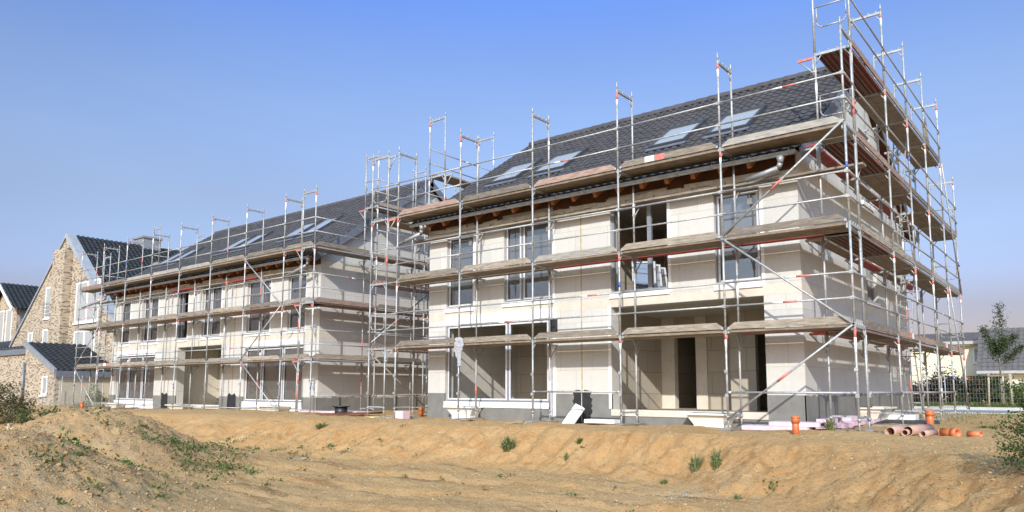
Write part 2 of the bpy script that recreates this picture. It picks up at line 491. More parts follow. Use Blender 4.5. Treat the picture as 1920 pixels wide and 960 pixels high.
# ------------------------------------------------------------------ mesh builder
class MB:
    def __init__(self):
        self.v, self.f, self.m, self.s = [], [], [], []

    def face(self, idx, mi=0, smooth=False):
        self.f.append(tuple(idx))
        self.m.append(mi)
        self.s.append(smooth)

    def poly(self, pts, mi=0):
        b = len(self.v)
        self.v += [tuple(p) for p in pts]
        self.face(range(b, b + len(pts)), mi)

    def hexa(self, p, mi=0):
        """8 points: bottom ring (4, counter-clockwise from above), top ring (4)"""
        b = len(self.v)
        self.v += [tuple(q) for q in p]
        for q in ((3, 2, 1, 0), (4, 5, 6, 7), (0, 1, 5, 4), (1, 2, 6, 5), (2, 3, 7, 6), (3, 0, 4, 7)):
            self.face([b + i for i in q], mi)

    def box(self, x0, y0, z0, x1, y1, z1, mi=0):
        x0, x1 = min(x0, x1), max(x0, x1)
        y0, y1 = min(y0, y1), max(y0, y1)
        z0, z1 = min(z0, z1), max(z0, z1)
        self.hexa([(x0, y0, z0), (x1, y0, z0), (x1, y1, z0), (x0, y1, z0),
                   (x0, y0, z1), (x1, y0, z1), (x1, y1, z1), (x0, y1, z1)], mi)

    def obox(self, c, ax, ay, az, mi=0):
        """oriented box: centre, three half-axis vectors (right-handed)"""
        c, ax, ay, az = Vector(c), Vector(ax), Vector(ay), Vector(az)
        self.hexa([c - ax - ay - az, c + ax - ay - az, c + ax + ay - az, c - ax + ay - az,
                   c - ax - ay + az, c + ax - ay + az, c + ax + ay + az, c - ax + ay + az], mi)

    def prism(self, poly, d, mi=0):
        """polygon (list of 3D points) pushed along vector d"""
        d = Vector(d)
        b = len(self.v)
        n = len(poly)
        self.v += [tuple(p) for p in poly] + [tuple(Vector(p) + d) for p in poly]
        nrm = Vector((0, 0, 0))
        for i in range(n):
            nrm += Vector(poly[i]).cross(Vector(poly[(i + 1) % n]))
        flip = nrm.dot(d) > 0
        a = list(range(b, b + n))
        t = list(range(b + n, b + 2 * n))
        self.face(a[::-1] if flip else a, mi)
        self.face(t if flip else t[::-1], mi)
        for i in range(n):
            j = (i + 1) % n
            q = [a[i], a[j], t[j], t[i]]
            self.face(q if flip else q[::-1], mi)

    def tube(self, p, q, r, n=8, mi=0, r2=None, cap=True):
        p, q = Vector(p), Vector(q)
        d = q - p
        if d.length < 1e-6:
            return
        d.normalize()
        a = d.orthogonal().normalized()
        c = d.cross(a)
        b = len(self.v)
        r2 = r if r2 is None else r2
        for k in range(n):
            t = 2 * math.pi * k / n
            self.v.append(tuple(p + (a * math.cos(t) + c * math.sin(t)) * r))
        for k in range(n):
            t = 2 * math.pi * k / n
            self.v.append(tuple(q + (a * math.cos(t) + c * math.sin(t)) * r2))
        for k in range(n):
            j = (k + 1) % n
            self.face([b + k, b + j, b + n + j, b + n + k], mi, True)
        if cap:
            self.face(range(b + n - 1, b - 1, -1), mi)
            self.face(range(b + n, b + 2 * n), mi)

    def path(self, pts, r, n=8, mi=0):
        for a, b in zip(pts[:-1], pts[1:]):
            self.tube(a, b, r, n, mi)

    def pipe(self, p, q, ro, ri, n=24, mi=0):
        """open pipe with wall thickness"""
        p, q = Vector(p), Vector(q)
        d = (q - p).normalized()
        a = d.orthogonal().normalized()
        c = d.cross(a)
        b = len(self.v)
        for (o, r) in ((p, ro), (q, ro), (q, ri), (p, ri)):
            for k in range(n):
                t = 2 * math.pi * k / n
                self.v.append(tuple(o + (a * math.cos(t) + c * math.sin(t)) * r))
        for ring in range(4):
            r2 = (ring + 1) % 4
            for k in range(n):
                j = (k + 1) % n
                self.face([b + ring * n + k, b + ring * n + j, b + r2 * n + j, b + r2 * n + k], mi, ring in (0, 2))

    def build(self, name, mats, parent=None):
        me = bpy.data.meshes.new(name)
        off = Vector((0, 0, 0))
        p = parent
        while p is not None:
            off += p.location
            p = p.parent
        vs = [(x - off.x, y - off.y, z - off.z) for x, y, z in self.v]
        me.from_pydata(vs, [], self.f)
        if not isinstance(mats, (list, tuple)):
            mats = [mats]
        for k in mats:
            me.materials.append(M[k])
        me.polygons.foreach_set('material_index', self.m)
        me.polygons.foreach_set('use_smooth', self.s)
        me.update()
        o = bpy.data.objects.new(name, me)
        COL.objects.link(o)
        if parent is not None:
            o.parent = parent
        return o


def np_mesh(name, verts, faces, mat, parent=None, smooth=False, off=(0, 0, 0)):
    me = bpy.data.meshes.new(name)
    v = np.asarray(verts, dtype=np.float32)
    f = np.asarray(faces, dtype=np.int32)
    k = f.shape[1]
    me.vertices.add(len(v))
    me.vertices.foreach_set('co', v.ravel())
    me.loops.add(f.size)
    me.loops.foreach_set('vertex_index', f.ravel())
    me.polygons.add(len(f))
    me.polygons.foreach_set('loop_start', np.arange(0, f.size, k, dtype=np.int32))
    me.polygons.foreach_set('use_smooth', np.full(len(f), smooth))
    me.materials.append(M[mat])
    me.update(calc_edges=True)
    me.validate()
    o = bpy.data.objects.new(name, me)
    COL.objects.link(o)
    o.location = off
    if parent is not None:
        o.parent = parent
    return o


def tag(o, label=None, cat=None, group=None, kind=None):
    if label:
        o['label'] = label
    if cat:
        o['category'] = cat
    if group:
        o['group'] = group
    if kind:
        o['kind'] = kind
    return o


def thing(name, label, cat, loc=(0, 0, 0), group=None):
    o = bpy.data.objects.new(name, None)
    o.empty_display_size = 0.2
    COL.objects.link(o)
    o.location = loc
    return tag(o, label, cat, group)


def single(mb, name, mats, label, cat, loc, group=None):
    """a thing that is one mesh, its origin at its base"""
    loc = Vector(loc)
    mb.v = [(x - loc.x, y - loc.y, z - loc.z) for x, y, z in mb.v]
    o = mb.build(name, mats)
    o.location = loc
    return tag(o, label, cat, group)


# ------------------------------------------------------------------ ground
GRIDS = {}


def vnoise(x, y, seed):
    if seed not in GRIDS:
        GRIDS[seed] = np.random.default_rng(seed).random((256, 256)).astype(np.float64)
    g = GRIDS[seed]
    xi, yi = np.floor(x).astype(int), np.floor(y).astype(int)
    fx, fy = x - xi, y - yi
    fx, fy = fx * fx * (3 - 2 * fx), fy * fy * (3 - 2 * fy)
    a, b = g[xi % 256, yi % 256], g[(xi + 1) % 256, yi % 256]
    c, d = g[xi % 256, (yi + 1) % 256], g[(xi + 1) % 256, (yi + 1) % 256]
    return (a * (1 - fx) + b * fx) * (1 - fy) + (c * (1 - fx) + d * fx) * fy - 0.5


def fbm(x, y, seed, oct=4, gain=0.5):
    s, amp, f = 0, 1, 1
    for k in range(oct):
        s = s + amp * vnoise(x * f + 13.7 * k, y * f + 7.1 * k, seed + k)
        amp *= gain
        f *= 2.03
    return s


def sstep(t):
    t = np.clip(t, 0, 1)
    return t * t * (3 - 2 * t)


CX = [-60, -15, -10, -6.5, -2.6, -0.5, 1.0, 2.2, 3.6, 5, 8, 14]
CY = [-2.6, -2.2, -2.1, -1.6, -1.65, -2.0, -2.6, -3.8, -5.8, -8, -11.5, -18]
WX = [-60, -15, -8, -5, -2.5, -0.5, 1.5, 4, 14]
WW = [2.2, 2.1, 1.9, 1.5, 1.7, 2.7, 3.2, 3.4, 3.6]


def height(X, Y, detail=True):
    X = np.asarray(X, dtype=float)
    Y = np.asarray(Y, dtype=float)
    yc = np.interp(X, CX, CY) + 0.30 * fbm(X * 0.9, Y * 0.3, 3, 3) + 0.16 * fbm(X * 3.1, Y * 0.6, 5, 3)
    w = np.interp(X, WX, WW)
    q = np.clip((Y - yc + w) / w, 0, 1)
    t = 0.45 * sstep(q) + 0.55 * q ** 1.6 * (1 + 0.6 * (1 - q))
    t = np.clip(t, 0, 1)
    z = -0.90 + 0.80 * t
    z = z - 0.35 * sstep((-X - 20) / 25) * sstep((6 - Y) / 8)
    # two spoil heaps
    wob = 0.25 * fbm(X * 1.1, Y * 1.1, 21, 3)
    rA = np.hypot(X + 12.7, (Y + 8.5) * 1.0) * (1 + wob * 0.5)
    rB = np.hypot(X + 7.75, Y + 11.75) * (1 + wob * 0.5)
    A = 1.22 * np.exp(-(rA / 2.15) ** 2)
    B = 1.08 * np.exp(-(rB / 1.95) ** 2)
    heap = np.maximum(A, B) + 0.12 * np.minimum(A, B)
    z = z + heap
    near = 1 / (1 + np.exp((np.hypot(X + 4, Y + 5) - 24) / 3))
    z = z + 0.09 * fbm(X * 0.8, Y * 0.8, 31, 3) * near
    if detail:
        slope = 4 * t * (1 - t)
        z = z + 0.08 * slope * fbm(X * 2.6, Y * 2.4, 41, 5, 0.65) * near - 0.15 * slope * np.abs(fbm(X * 2.1, Y * 1.7, 141, 4, 0.65)) * near
        z = z + (0.022 + 0.05 * np.clip(heap, 0, 1)) * fbm(X * 4.5, Y * 4.5, 51, 3, 0.7) * near
        z = z - 0.10 * np.clip(heap, 0, 0.6) * np.abs(fbm(X * 3.3, Y * 3.3, 151, 3, 0.65)) * near
        z = z + (0.018 + 0.026 * np.clip(heap, 0, 1) + 0.018 * slope) * fbm(X * 11, Y * 11, 111, 2, 0.6) * near
        hollow = np.exp(-(((X + 3.9) / 0.45) ** 2 + ((Y + 2.55) / 0.35) ** 2))
        z = z - 0.16 * hollow * near
        # tyre ruts across the pit floor
        u = Y + 6.3 - 0.22 * (X + 4)
        floor = (1 - t) * np.exp(-np.clip(heap, 0, 2) * 6)
        for c0 in (0.0, 1.55, -1.7):
            z = z - 0.07 * floor * near * np.exp(-((u - c0 + 0.2 * fbm(X * 0.5, Y * 0.5, 61, 2)) / 0.16) ** 2)
            z = z + 0.03 * floor * near * np.exp(-((u - c0 - 0.3 + 0.2 * fbm(X * 0.5, Y * 0.5, 61, 2)) / 0.14) ** 2) * (0.5 + fbm(X * 3, Y * 3, 71, 2))
    return z


def hz(x, y):
    return float(height(np.array([x]), np.array([y]))[0])


def axis(lo, hi, step, far, grow=1.18, mid=()):
    a = [lo]
    out = []
    s = step
    x = lo
    while x > -far:
        s *= grow
        x -= s
        out.append(x)
    inner = list(np.arange(lo, hi + 1e-6, step))
    s = step
    x = inner[-1]
    tail = []
    while x < far:
        s *= grow
        x += s
        tail.append(x)
    return np.array(out[::-1] + inner + tail)


gx = axis(-16.5, 4.6, 0.048, 900)
gy = axis(-12.6, 0.4, 0.048, 900)
GX, GY = np.meshgrid(gx, gy, indexing='ij')
GZ = height(GX, GY)
nx, ny = len(gx), len(gy)
idx = np.arange(nx * ny).reshape(nx, ny)
faces = np.stack([idx[:-1, :-1], idx[1:, :-1], idx[1:, 1:], idx[:-1, 1:]], -1).reshape(-1, 4)
ground = np_mesh('ground', np.stack([GX, GY, GZ], -1).reshape(-1, 3), faces, 'sand', smooth=True)
tag(ground, kind='structure')

# road, kerb and verge behind the building site on the right
mb = MB()
mb.box(-11.0, 16.4, -0.25, 90, 21.6, -0.085)
tag(mb.build('road', 'asphalt'), kind='structure')
mb = MB()
mb.box(-11.0, 21.6, -0.25, 90, 21.78, 0.035)
mb.box(-11.0, 16.2, -0.25, 90, 16.4, -0.06)
tag(mb.build('kerb', 'kerb'), kind='structure')
mb = MB()
mb.box(-11.0, 21.78, -0.3, 90, 80, 0.02)
tag(mb.build('verge', 'sand'), kind='structure')


# ------------------------------------------------------------------ houses under construction
def grid_wall(mb, x0, x1, z0, z1, y, t, holes, mi=0, axis='x'):
    """wall with openings; front plane at y, thickness t towards +y. Only outer faces are made."""
    xs = sorted({x0, x1, *[h[0] for h in holes], *[h[1] for h in holes]})
    zs = sorted({z0, z1, *[h[2] for h in holes], *[h[3] for h in holes]})
    xs = [a for a in xs if x0 - 1e-6 <= a <= x1 + 1e-6]
    zs = [a for a in zs if z0 - 1e-6 <= a <= z1 + 1e-6]

    def solid(i, k):
        if i < 0 or k < 0 or i >= len(xs) - 1 or k >= len(zs) - 1:
            return False
        cx, cz = (xs[i] + xs[i + 1]) / 2, (zs[k] + zs[k + 1]) / 2
        return not any(h[0] < cx < h[1] and h[2] < cz < h[3] for h in holes)

    def P(a, b, c):
        return (a, b, c) if axis == 'x' else (b, a, c)
    for i in range(len(xs) - 1):
        for k in range(len(zs) - 1):
            if not solid(i, k):
                continue
            a, b, c, d = xs[i], xs[i + 1], zs[k], zs[k + 1]
            mb.poly([P(a, y, c), P(b, y, c), P(b, y, d), P(a, y, d)], mi)
            mb.poly([P(b, y + t, c), P(a, y + t, c), P(a, y + t, d), P(b, y + t, d)], mi)
            if not solid(i - 1, k):
                mb.poly([P(a, y + t, c), P(a, y, c), P(a, y, d), P(a, y + t, d)], mi)
            if not solid(i + 1, k):
                mb.poly([P(b, y, c), P(b, y + t, c), P(b, y + t, d), P(b, y, d)], mi)
            if not solid(i, k - 1):
                mb.poly([P(a, y, c), P(a, y + t, c), P(b, y + t, c), P(b, y, c)], mi)
            if not solid(i, k + 1):
                mb.poly([P(a, y, d), P(b, y, d), P(b, y + t, d), P(a, y + t, d)], mi)


def tile_sheet(name, x0, x1, y0, z0, length, pitch, up, mat, parent, tile_w=0.225, row=0.32, amp=0.02):
    """interlocking pan tiles as real relief. Eave line at (y0, z0); the slope runs up towards up*Y."""
    nrows = max(1, int(round(length / row)))
    row = length / nrows
    ntw = int(round((x1 - x0) / tile_w))
    sx = np.linspace(0, ntw, ntw * 7 + 1)
    ph = sx - np.floor(sx)
    prof = amp * np.clip(np.cos(2 * np.pi * ph) * 1.15, -0.55, 1.0)
    X = x0 + sx * (x1 - x0) / ntw
    S, H = [], []
    for k in range(nrows):
        S += [k * row, (k + 1) * row]
        H += [0.034, 0.004]
    S, H = np.array(S), np.array(H)
    jit = rng.normal(0, 0.0045, (nrows, ntw + 1))
    hh = H[None, :] + prof[:, None] + jit[:, np.floor(sx).astype(int)].T.repeat(2, axis=1)
    c, s = math.cos(pitch), math.sin(pitch)
    YY = y0 + up * (S[None, :] * c) - up * hh * s
    ZZ = z0 + S[None, :] * s + hh * c
    XX = np.repeat(X[:, None], len(S), 1)
    V = np.stack([XX, YY, ZZ], -1).reshape(-1, 3)
    n, m = len(X), len(S)
    ii = np.arange(n * m).reshape(n, m)
    F = np.stack([ii[:-1, :-1], ii[1:, :-1], ii[1:, 1:], ii[:-1, 1:]], -1).reshape(-1, 4)
    if up < 0:
        F = F[:, ::-1]
    off = Vector(parent.location)
    return np_mesh(name, V - np.array(off), F, mat, parent)


def window_part(parent, x0, x1, z0, z1, yf, sashes, rails=True, glazed=True, sill=True, dark='frame_grey', depth=0.09):
    """window set in the reveal of a wall facing -Y. sashes = list of split positions (fractions)"""
    mb = MB()
    f = 0.06
    y0, y1 = yf + depth, yf + depth + 0.08
    cuts = [x0] + [x0 + (x1 - x0) * s for s in sashes] + [x1]
    mb.box(x0, y0, z0, x0 + f, y1, z1)
    mb.box(x1 - f, y0, z0, x1, y1, z1)
    mb.box(x0 + f, y0, z0, x1 - f, y1, z0 + f)
    mb.box(x0 + f, y0, z1 - f, x1 - f, y1, z1)
    for c in cuts[1:-1]:
        mb.box(c - 0.055, y0, z0 + f, c + 0.055, y1, z1 - f)
    w = mb.build('window', dark, parent)
    for i in range(len(cuts) - 1):
        a = cuts[i] + (f if i == 0 else 0.055)
        b = cuts[i + 1] - (f if i == len(cuts) - 2 else 0.055)
        if rails:
            m2 = MB()
            g = 0.035
            yy0, yy1 = y0 - 0.022, y0 - 0.002
            m2.box(a - 0.012, yy0, z0 + f - 0.012, a + g, yy1, z1 - f + 0.012)
            m2.box(b - g, yy0, z0 + f - 0.012, b + 0.012, yy1, z1 - f + 0.012)
            m2.box(a + g, yy0, z0 + f - 0.012, b - g, yy1, z0 + f + g)
            m2.box(a + g, yy0, z1 - f - g, b - g, yy1, z1 - f + 0.012)
            m2.build('sash', 'frame_light', w)
        if glazed:
            m3 = MB()
            m3.box(a - 0.002, y0 + 0.03, z0 + f - 0.002, b + 0.002, y0 + 0.054, z1 - f + 0.002)
            m3.build('pane', 'glass', w)
            if rnd.random() < 0.6:
                m4 = MB()
                sx = b - 0.22 - rnd.random() * 0.05
                m4.box(sx, y0 + 0.026, z1 - f - 0.27, sx + 0.12, y0 + 0.0295, z1 - f - 0.13)
                m4.build('sticker', 'white', w)
    if sill:
        m5 = MB()
        m5.box(x0 - 0.03, yf - 0.045, z0 - 0.14, x1 + 0.03, yf + depth + 0.02, z0 - 0.004)
        m5.build('sill', 'white', w)
    return w


def build_house(label, X0, X1, YF, DEPTH, zo, upper, ground_open, gable_win, nraft, roof_windows, partitions, shaft_seams):
    """terrace of row houses: ridge along X, front wall facing -Y at YF"""
    root = thing('terraced_house', label, 'house', ((X0 + X1) / 2, YF + DEPTH / 2, -0.1 + zo))
    T = 0.365
    ZE = 5.72 + zo                      # wall head at the eave
    YB = YF + DEPTH
    YR = YF + DEPTH / 2
    tan = 0.682
    pitch = math.atan(tan)
    zroof = lambda y: 6.195 + zo + tan * (y - YF) if y <= YR else 6.195 + zo + tan * (YB - y)
    # ---- walls
    mb = MB()
    holes = [(a, b, c + zo, d + zo) for (a, b, c, d, *_r) in upper + ground_open]
    grid_wall(mb, X0, X1, -0.3 + zo, ZE, YF, T, holes)
    grid_wall(mb, X0, X1, -0.3 + zo, ZE, YB - T, T, [])
    # gables: strips with sloping heads
    for side, xo in ((1, X1), (-1, X0)):
        xa, xb = (xo - T, xo) if side > 0 else (xo, xo + T)
        wins = gable_win if side > 0 else []
        ys = sorted({YF + T, YB - T, YR, *[w[0] for w in wins], *[w[1] for w in wins]})
        for ya, yb in zip(ys[:-1], ys[1:]):
            cuts = sorted([(w[2] + zo, w[3] + zo) for w in wins if w[0] <= ya + 1e-6 and w[1] >= yb - 1e-6])
            z = -0.3 + zo
            for (c, d) in cuts:
                mb.box(xa, ya, z, xb, yb, c)
                z = d
            ta, tb = zroof(ya) - 0.16, zroof(yb) - 0.16
            mb.hexa([(xa, ya, z), (xb, ya, z), (xb, yb, z), (xa, yb, z),
                     (xa, ya, ta), (xb, ya, ta), (xb, yb, tb), (xa, yb, tb)])
        for ya, yb in ((YF, YF + T), (YB - T, YB)):
            ta, tb = zroof(ya) - 0.16, zroof(yb) - 0.16
            mb.hexa([(xa, ya, ZE), (xb, ya, ZE), (xb, yb, ZE), (xa, yb, ZE),
                     (xa, ya, ta), (xb, ya, ta), (xb, yb, tb), (xa, yb, tb)])
    mb.build('wall', 'block', root)
    # ---- concrete ring beam and lintels, 3 mm proud of the blocks, from opening to opening
    mb = MB()
    for z0, z1 in ((2.83, 3.03),):
        xs = [X0 + 0.01]
        segs = []
        cur = X0 + 0.01
        for (a, b, c, d, *_r) in sorted(ground_open):
            if d > z0:
                segs.append((cur, a))
                cur = b
        segs.append((cur, X1 - 0.01))
        for a, b in segs:
            mb.box(a, YF - 0.003, z0 + zo, b, YF + 0.05, z1 + zo)
    mb.box(X1 - 0.05, YF + 0.02, 2.83 + zo, X1 + 0.003, YB - 0.02, 3.03 + zo)
    mb.box(X1 - 0.05, YF + 0.02, 5.50 + zo, X1 + 0.003, YB - 0.02, 5.72 + zo)
    mb.build('ring_beam', 'concrete', root)
    # ---- dark plinth coating
    mb = MB()
    pz = 0.62 + zo
    cur = X0
    spans = []
    for (a, b, c, d, *_r) in sorted(ground_open):
        spans.append((cur, a, pz))
        spans.append((a, b, c + zo - 0.16))
        cur = b
    spans.append((cur, X1, pz))
    for a, b, z in spans:
        mb.box(a, YF - 0.006, -0.3 + zo, b, YF + 0.03, z)
    # the gable coating ends in a brushed, uneven edge
    y = YF - 0.006
    while y < YB:
        st = 0.22
        mb.box(X1 - 0.03, y, -0.3 + zo, X1 + 0.006, min(y + st, YB), pz + rnd.uniform(-0.03, 0.035))
        y += st
    mb.build('plinth', 'plinth', root)
    # ---- floor slabs, party walls and partitions inside
    mb = MB()
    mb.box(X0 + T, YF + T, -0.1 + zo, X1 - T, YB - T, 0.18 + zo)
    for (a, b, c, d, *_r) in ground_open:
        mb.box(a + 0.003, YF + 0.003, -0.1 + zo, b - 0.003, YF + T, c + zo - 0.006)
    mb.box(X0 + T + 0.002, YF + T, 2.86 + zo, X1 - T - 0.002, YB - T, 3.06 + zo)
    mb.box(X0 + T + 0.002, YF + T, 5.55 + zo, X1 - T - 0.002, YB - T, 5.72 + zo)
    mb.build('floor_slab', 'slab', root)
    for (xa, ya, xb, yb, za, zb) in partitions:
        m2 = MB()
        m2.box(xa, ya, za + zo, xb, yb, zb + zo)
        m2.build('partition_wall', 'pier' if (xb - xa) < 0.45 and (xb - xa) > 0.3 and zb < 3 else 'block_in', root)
    # ---- windows
    for (a, b, c, d, sashes, glazed, box) in upper:
        w = window_part(root, a, b, c + zo, d + zo, YF, sashes, rails=glazed, glazed=glazed)
        m2 = MB()
        m2.box(a - 0.03, YF - 0.02, d + zo + 0.004, b + 0.03, YF + 0.1, d + zo + 0.30)
        m2.build('shutter_box', box, root)
        # plastic guide rails at both sides
        m2 = MB()
        m2.box(b + 0.004, YF - 0.018, c + zo - 0.10, b + 0.075, YF + 0.06, d + zo)
        m2.build('guide_rail', 'white', w)
    for (a, b, c, d, kind) in ground_open:
        if kind == 'open':
            m2 = MB()
            m2.box(a - 0.02, YF - 0.03, c + zo - 0.155, b + 0.02, YF + 0.30, c + zo + 0.001)
            m2.build('threshold', 'concrete', root)
            continue
        fr = [0.62] if kind == 'frame' else [0.30, 0.66]
        w = window_part(root, a, b, c + zo, d + zo, YF, fr, rails=True, glazed=(kind == 'glazed'), sill=False)
        m2 = MB()
        m2.box(a - 0.02, YF - 0.03, c + zo - 0.16, b + 0.02, YF + 0.12, c + zo - 0.003)
        if kind == 'glazed':
            m2.box(a - 0.05, YF - 0.022, c + zo - 0.62, b + 0.06, YF + 0.02, c + zo - 0.163)
        m2.build('sill', 'white', w)
        m2 = MB()
        m2.box(a - 0.02, YF - 0.025, d + zo + 0.004, b + 0.02, YF + 0.1, d + zo + 0.27)
        m2.build('shutter_box', 'box_white', root)
    for (ya, yb, c, d) in gable_win:
        m2 = MB()
        xo = X1 - 0.10
        f = 0.07
        m2.box(xo - 0.08, ya, c + zo, xo, ya + f, d + zo)
        m2.box(xo - 0.08, yb - f, c + zo, xo, yb, d + zo)
        m2.box(xo - 0.08, ya + f, c + zo, xo, yb - f, c + zo + f)
        m2.box(xo - 0.08, ya + f, d + zo - f, xo, yb - f, d + zo)
        w = m2.build('window', 'frame_grey', root)
        m2 = MB()
        m2.box(xo - 0.055, ya + f - 0.002, c + zo + f - 0.002, xo - 0.03, yb - f + 0.002, d + zo - f + 0.002)
        m2.build('pane', 'glass', w)
        m2 = MB()
        m2.box(xo - 0.02, ya - 0.03, c + zo - 0.12, X1 + 0.05, yb + 0.03, c + zo - 0.003)
        m2.build('sill', 'white', w)
    # ---- roof
    OV, OE = 0.24, 0.56
    ye, ze = YF - OE, zroof(YF - OE)
    L = (YR - ye) / math.cos(pitch)
    tile_sheet('roof_slope', X0 - OV, X1 + OV, ye, ze, L, pitch, 1, 'tile', root)
    tile_sheet('roof_slope', X0 - OV, X1 + OV, YB + OE, ze, L, pitch, -1, 'tile', root)
    mb = MB()
    n = Vector((0, -math.sin(pitch), math.cos(pitch)))
    for up, yy in ((1, ye), (-1, YB + OE)):
        d = Vector((0, up * math.cos(pitch), math.sin(pitch)))
        nn = Vector((0, -up * math.sin(pitch), math.cos(pitch)))
        c = Vector(((X0 + X1) / 2, yy, ze)) + d * (L / 2) - nn * 0.055
        mb.obox(c, ((X1 - X0) / 2 + OV - 0.03, 0, 0), d * (L / 2 - 0.03) * up, nn * 0.022)
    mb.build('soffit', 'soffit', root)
    # ridge tiles
    mb = MB()
    zr = zroof(YR) + 0.03
    k = X0 - OV
    while k < X1 + OV - 0.1:
        e = min(k + 0.40, X1 + OV)
        ring = []
        for (xx, rr) in ((k, 0.125), (e + 0.02, 0.108)):
            for j in range(9):
                t = math.pi * (j / 8 * 1.24 - 0.12)
                ring.append((xx, YR - rr * math.cos(t), zr - 0.02 + rr * math.sin(t)))
        b0 = len(mb.v)
        mb.v += ring
        for j in range(8):
            mb.face([b0 + j, b0 + j + 1, b0 + 9 + j + 1, b0 + 9 + j], 0, True)
        mb.face(range(b0, b0 + 9), 0)
        k += 0.40
    mb.build('ridge_tiles', 'tile', root)
    # verge boards
    for xv in (X0 - OV - 0.025, X1 + OV):
        for up, yy in ((1, ye), (-1, YB + OE)):
            m2 = MB()
            d = Vector((0, up * math.cos(pitch), math.sin(pitch)))
            nn = Vector((0, -up * math.sin(pitch), math.cos(pitch)))
            c = Vector((xv + 0.0125, yy, ze)) + d * (L / 2) - nn * 0.10
            m2.obox(c, (0.0125, 0, 0), d * (L / 2) * up, nn * 0.135)
            m2.build('verge_board', 'zinc_dark', root)
    # rafters with visible tails
    for i in range(nraft):
        x = X0 + 0.25 + (X1 - X0 - 0.5) * i / (nraft - 1)
        m2 = MB()
        d = Vector((0, math.cos(pitch), math.sin(pitch)))
        c = Vector((x, ye, ze)) + d * (0.10 + 0.62) - n * 0.165
        m2.obox(c, (0.05, 0, 0), d * 0.62, n * 0.085)
        m2.build('rafter', 'rafter', root)
    mb = MB()
    mb.box(X0 + 0.03, YF - 0.014, 5.58 + zo, X1 - 0.03, YF + 0.02, 6.10 + zo)
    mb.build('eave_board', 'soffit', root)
    mb = MB()          # strip of loose insulation felt along the wall head
    x = X0 + 0.35
    while x < X1 - 0.5:
        l = rnd.uniform(0.12, 0.4)
        mb.obox((x, YF - 0.03 - 0.03 * rnd.random(), 5.545 + zo + rnd.uniform(-0.03, 0.04)), (l, 0, rnd.uniform(-0.03, 0.03)),
                (0, 0.03, 0.0), (0, -0.01, 0.05))
        x += l * 1.1
    mb.build('insulation_strip', 'mat_insul', root)
    # gutter
    mb = MB()
    gy, gz, gr = ye - 0.075, ze - 0.035, 0.075
    b0 = len(mb.v)
    prof = []
    for r_ in (gr, gr - 0.006):
        for j in range(9):
            t = math.pi + math.pi * j / 8
            prof.append((gy + r_ * math.cos(t), gz + r_ * math.sin(t)))
    xa, xb = X0 - OV + 0.02, X1 + OV - 0.04
    for x in (xa, xb):
        mb.v += [(x, p, q) for p, q in prof]
    for j in range(8):
        mb.face([b0 + j, b0 + j + 1, b0 + 18 + j + 1, b0 + 18 + j], 0, True)
        mb.face([b0 + 9 + j + 1, b0 + 9 + j, b0 + 27 + j, b0 + 27 + j + 1], 0, True)
    for x, o in ((xa, 0), (xb, 18)):
        mb.face([b0 + o + j for j in range(9)], 0)
    mb.tube((xa, gy - gr, gz + 0.004), (xb, gy - gr, gz + 0.004), 0.011, 6)
    gut = mb.build('gutter', 'zinc', root)
    k = xa + 0.4
    while k < xb:
        m2 = MB()
        m2.pipe((k, gy, gz), (k + 0.03, gy, gz), gr + 0.006, gr + 0.001, 16)
        m2.build('gutter_bracket', 'zinc', gut)
        k += 0.86
    return root, gy, gz


def downpipe(root, x, gy, gz, end):
    mb = MB()
    top = Vector((x, gy, gz - 0.07))
    mb.tube(top, top + Vector((0, 0, -0.14)), 0.085, 16, 0, 0.056)
    p = top + Vector((0, 0, -0.14))
    end = Vector(end)
    q = p + Vector((0, 0.02, -0.08)) + (end - p).normalized() * 0.06
    mb.tube(p, q, 0.056, 16)
    mb.pipe(q, end, 0.058, 0.052, 18)
    return mb.build('downpipe', 'zinc', root)


def roof_window(root, x0, x1, y0, y1, YF, zo, open_up=0.0):
    tan = 0.682
    pitch = math.atan(tan)
    d = Vector((0, math.cos(pitch), math.sin(pitch)))
    n = Vector((0, -math.sin(pitch), math.cos(pitch)))
    base = Vector(((x0 + x1) / 2, y0, 6.195 + zo + tan * (y0 - YF)))
    L = (y1 - y0) / math.cos(pitch)
    hw = (x1 - x0) / 2
    ax = Vector((1, 0, 0))
    mb = MB()
    f = 0.07
    for s in (-1, 1):
        mb.obox(base + ax * s * (hw - f / 2) + d * L / 2 + n * 0.06, ax * f / 2, d * L / 2, n * 0.07)
    for t in (f / 2, L - f / 2):
        mb.obox(base + d * t + n * 0.06, ax * (hw - f - 0.001), d * f / 2, n * 0.07)
    mb.obox(base + d * L + d * 0.05 + n * 0.075, ax * (hw + 0.04), d * 0.05, n * 0.065)
    w = mb.build('roof_window', 'frame_dark', root)
    m2 = MB()
    m2.obox(base + d * L / 2 + n * 0.09, ax * (hw - f + 0.001), d * (L / 2 - f + 0.001), n * 0.008)
    m2.build('pane', 'sky_glass', w)
    m2 = MB()
    m2.obox(base - d * 0.09 + n * 0.055, ax * (hw + 0.05), d * 0.085, n * 0.012)
    m2.build('apron_flashing', 'zinc_dark', w)
    return w


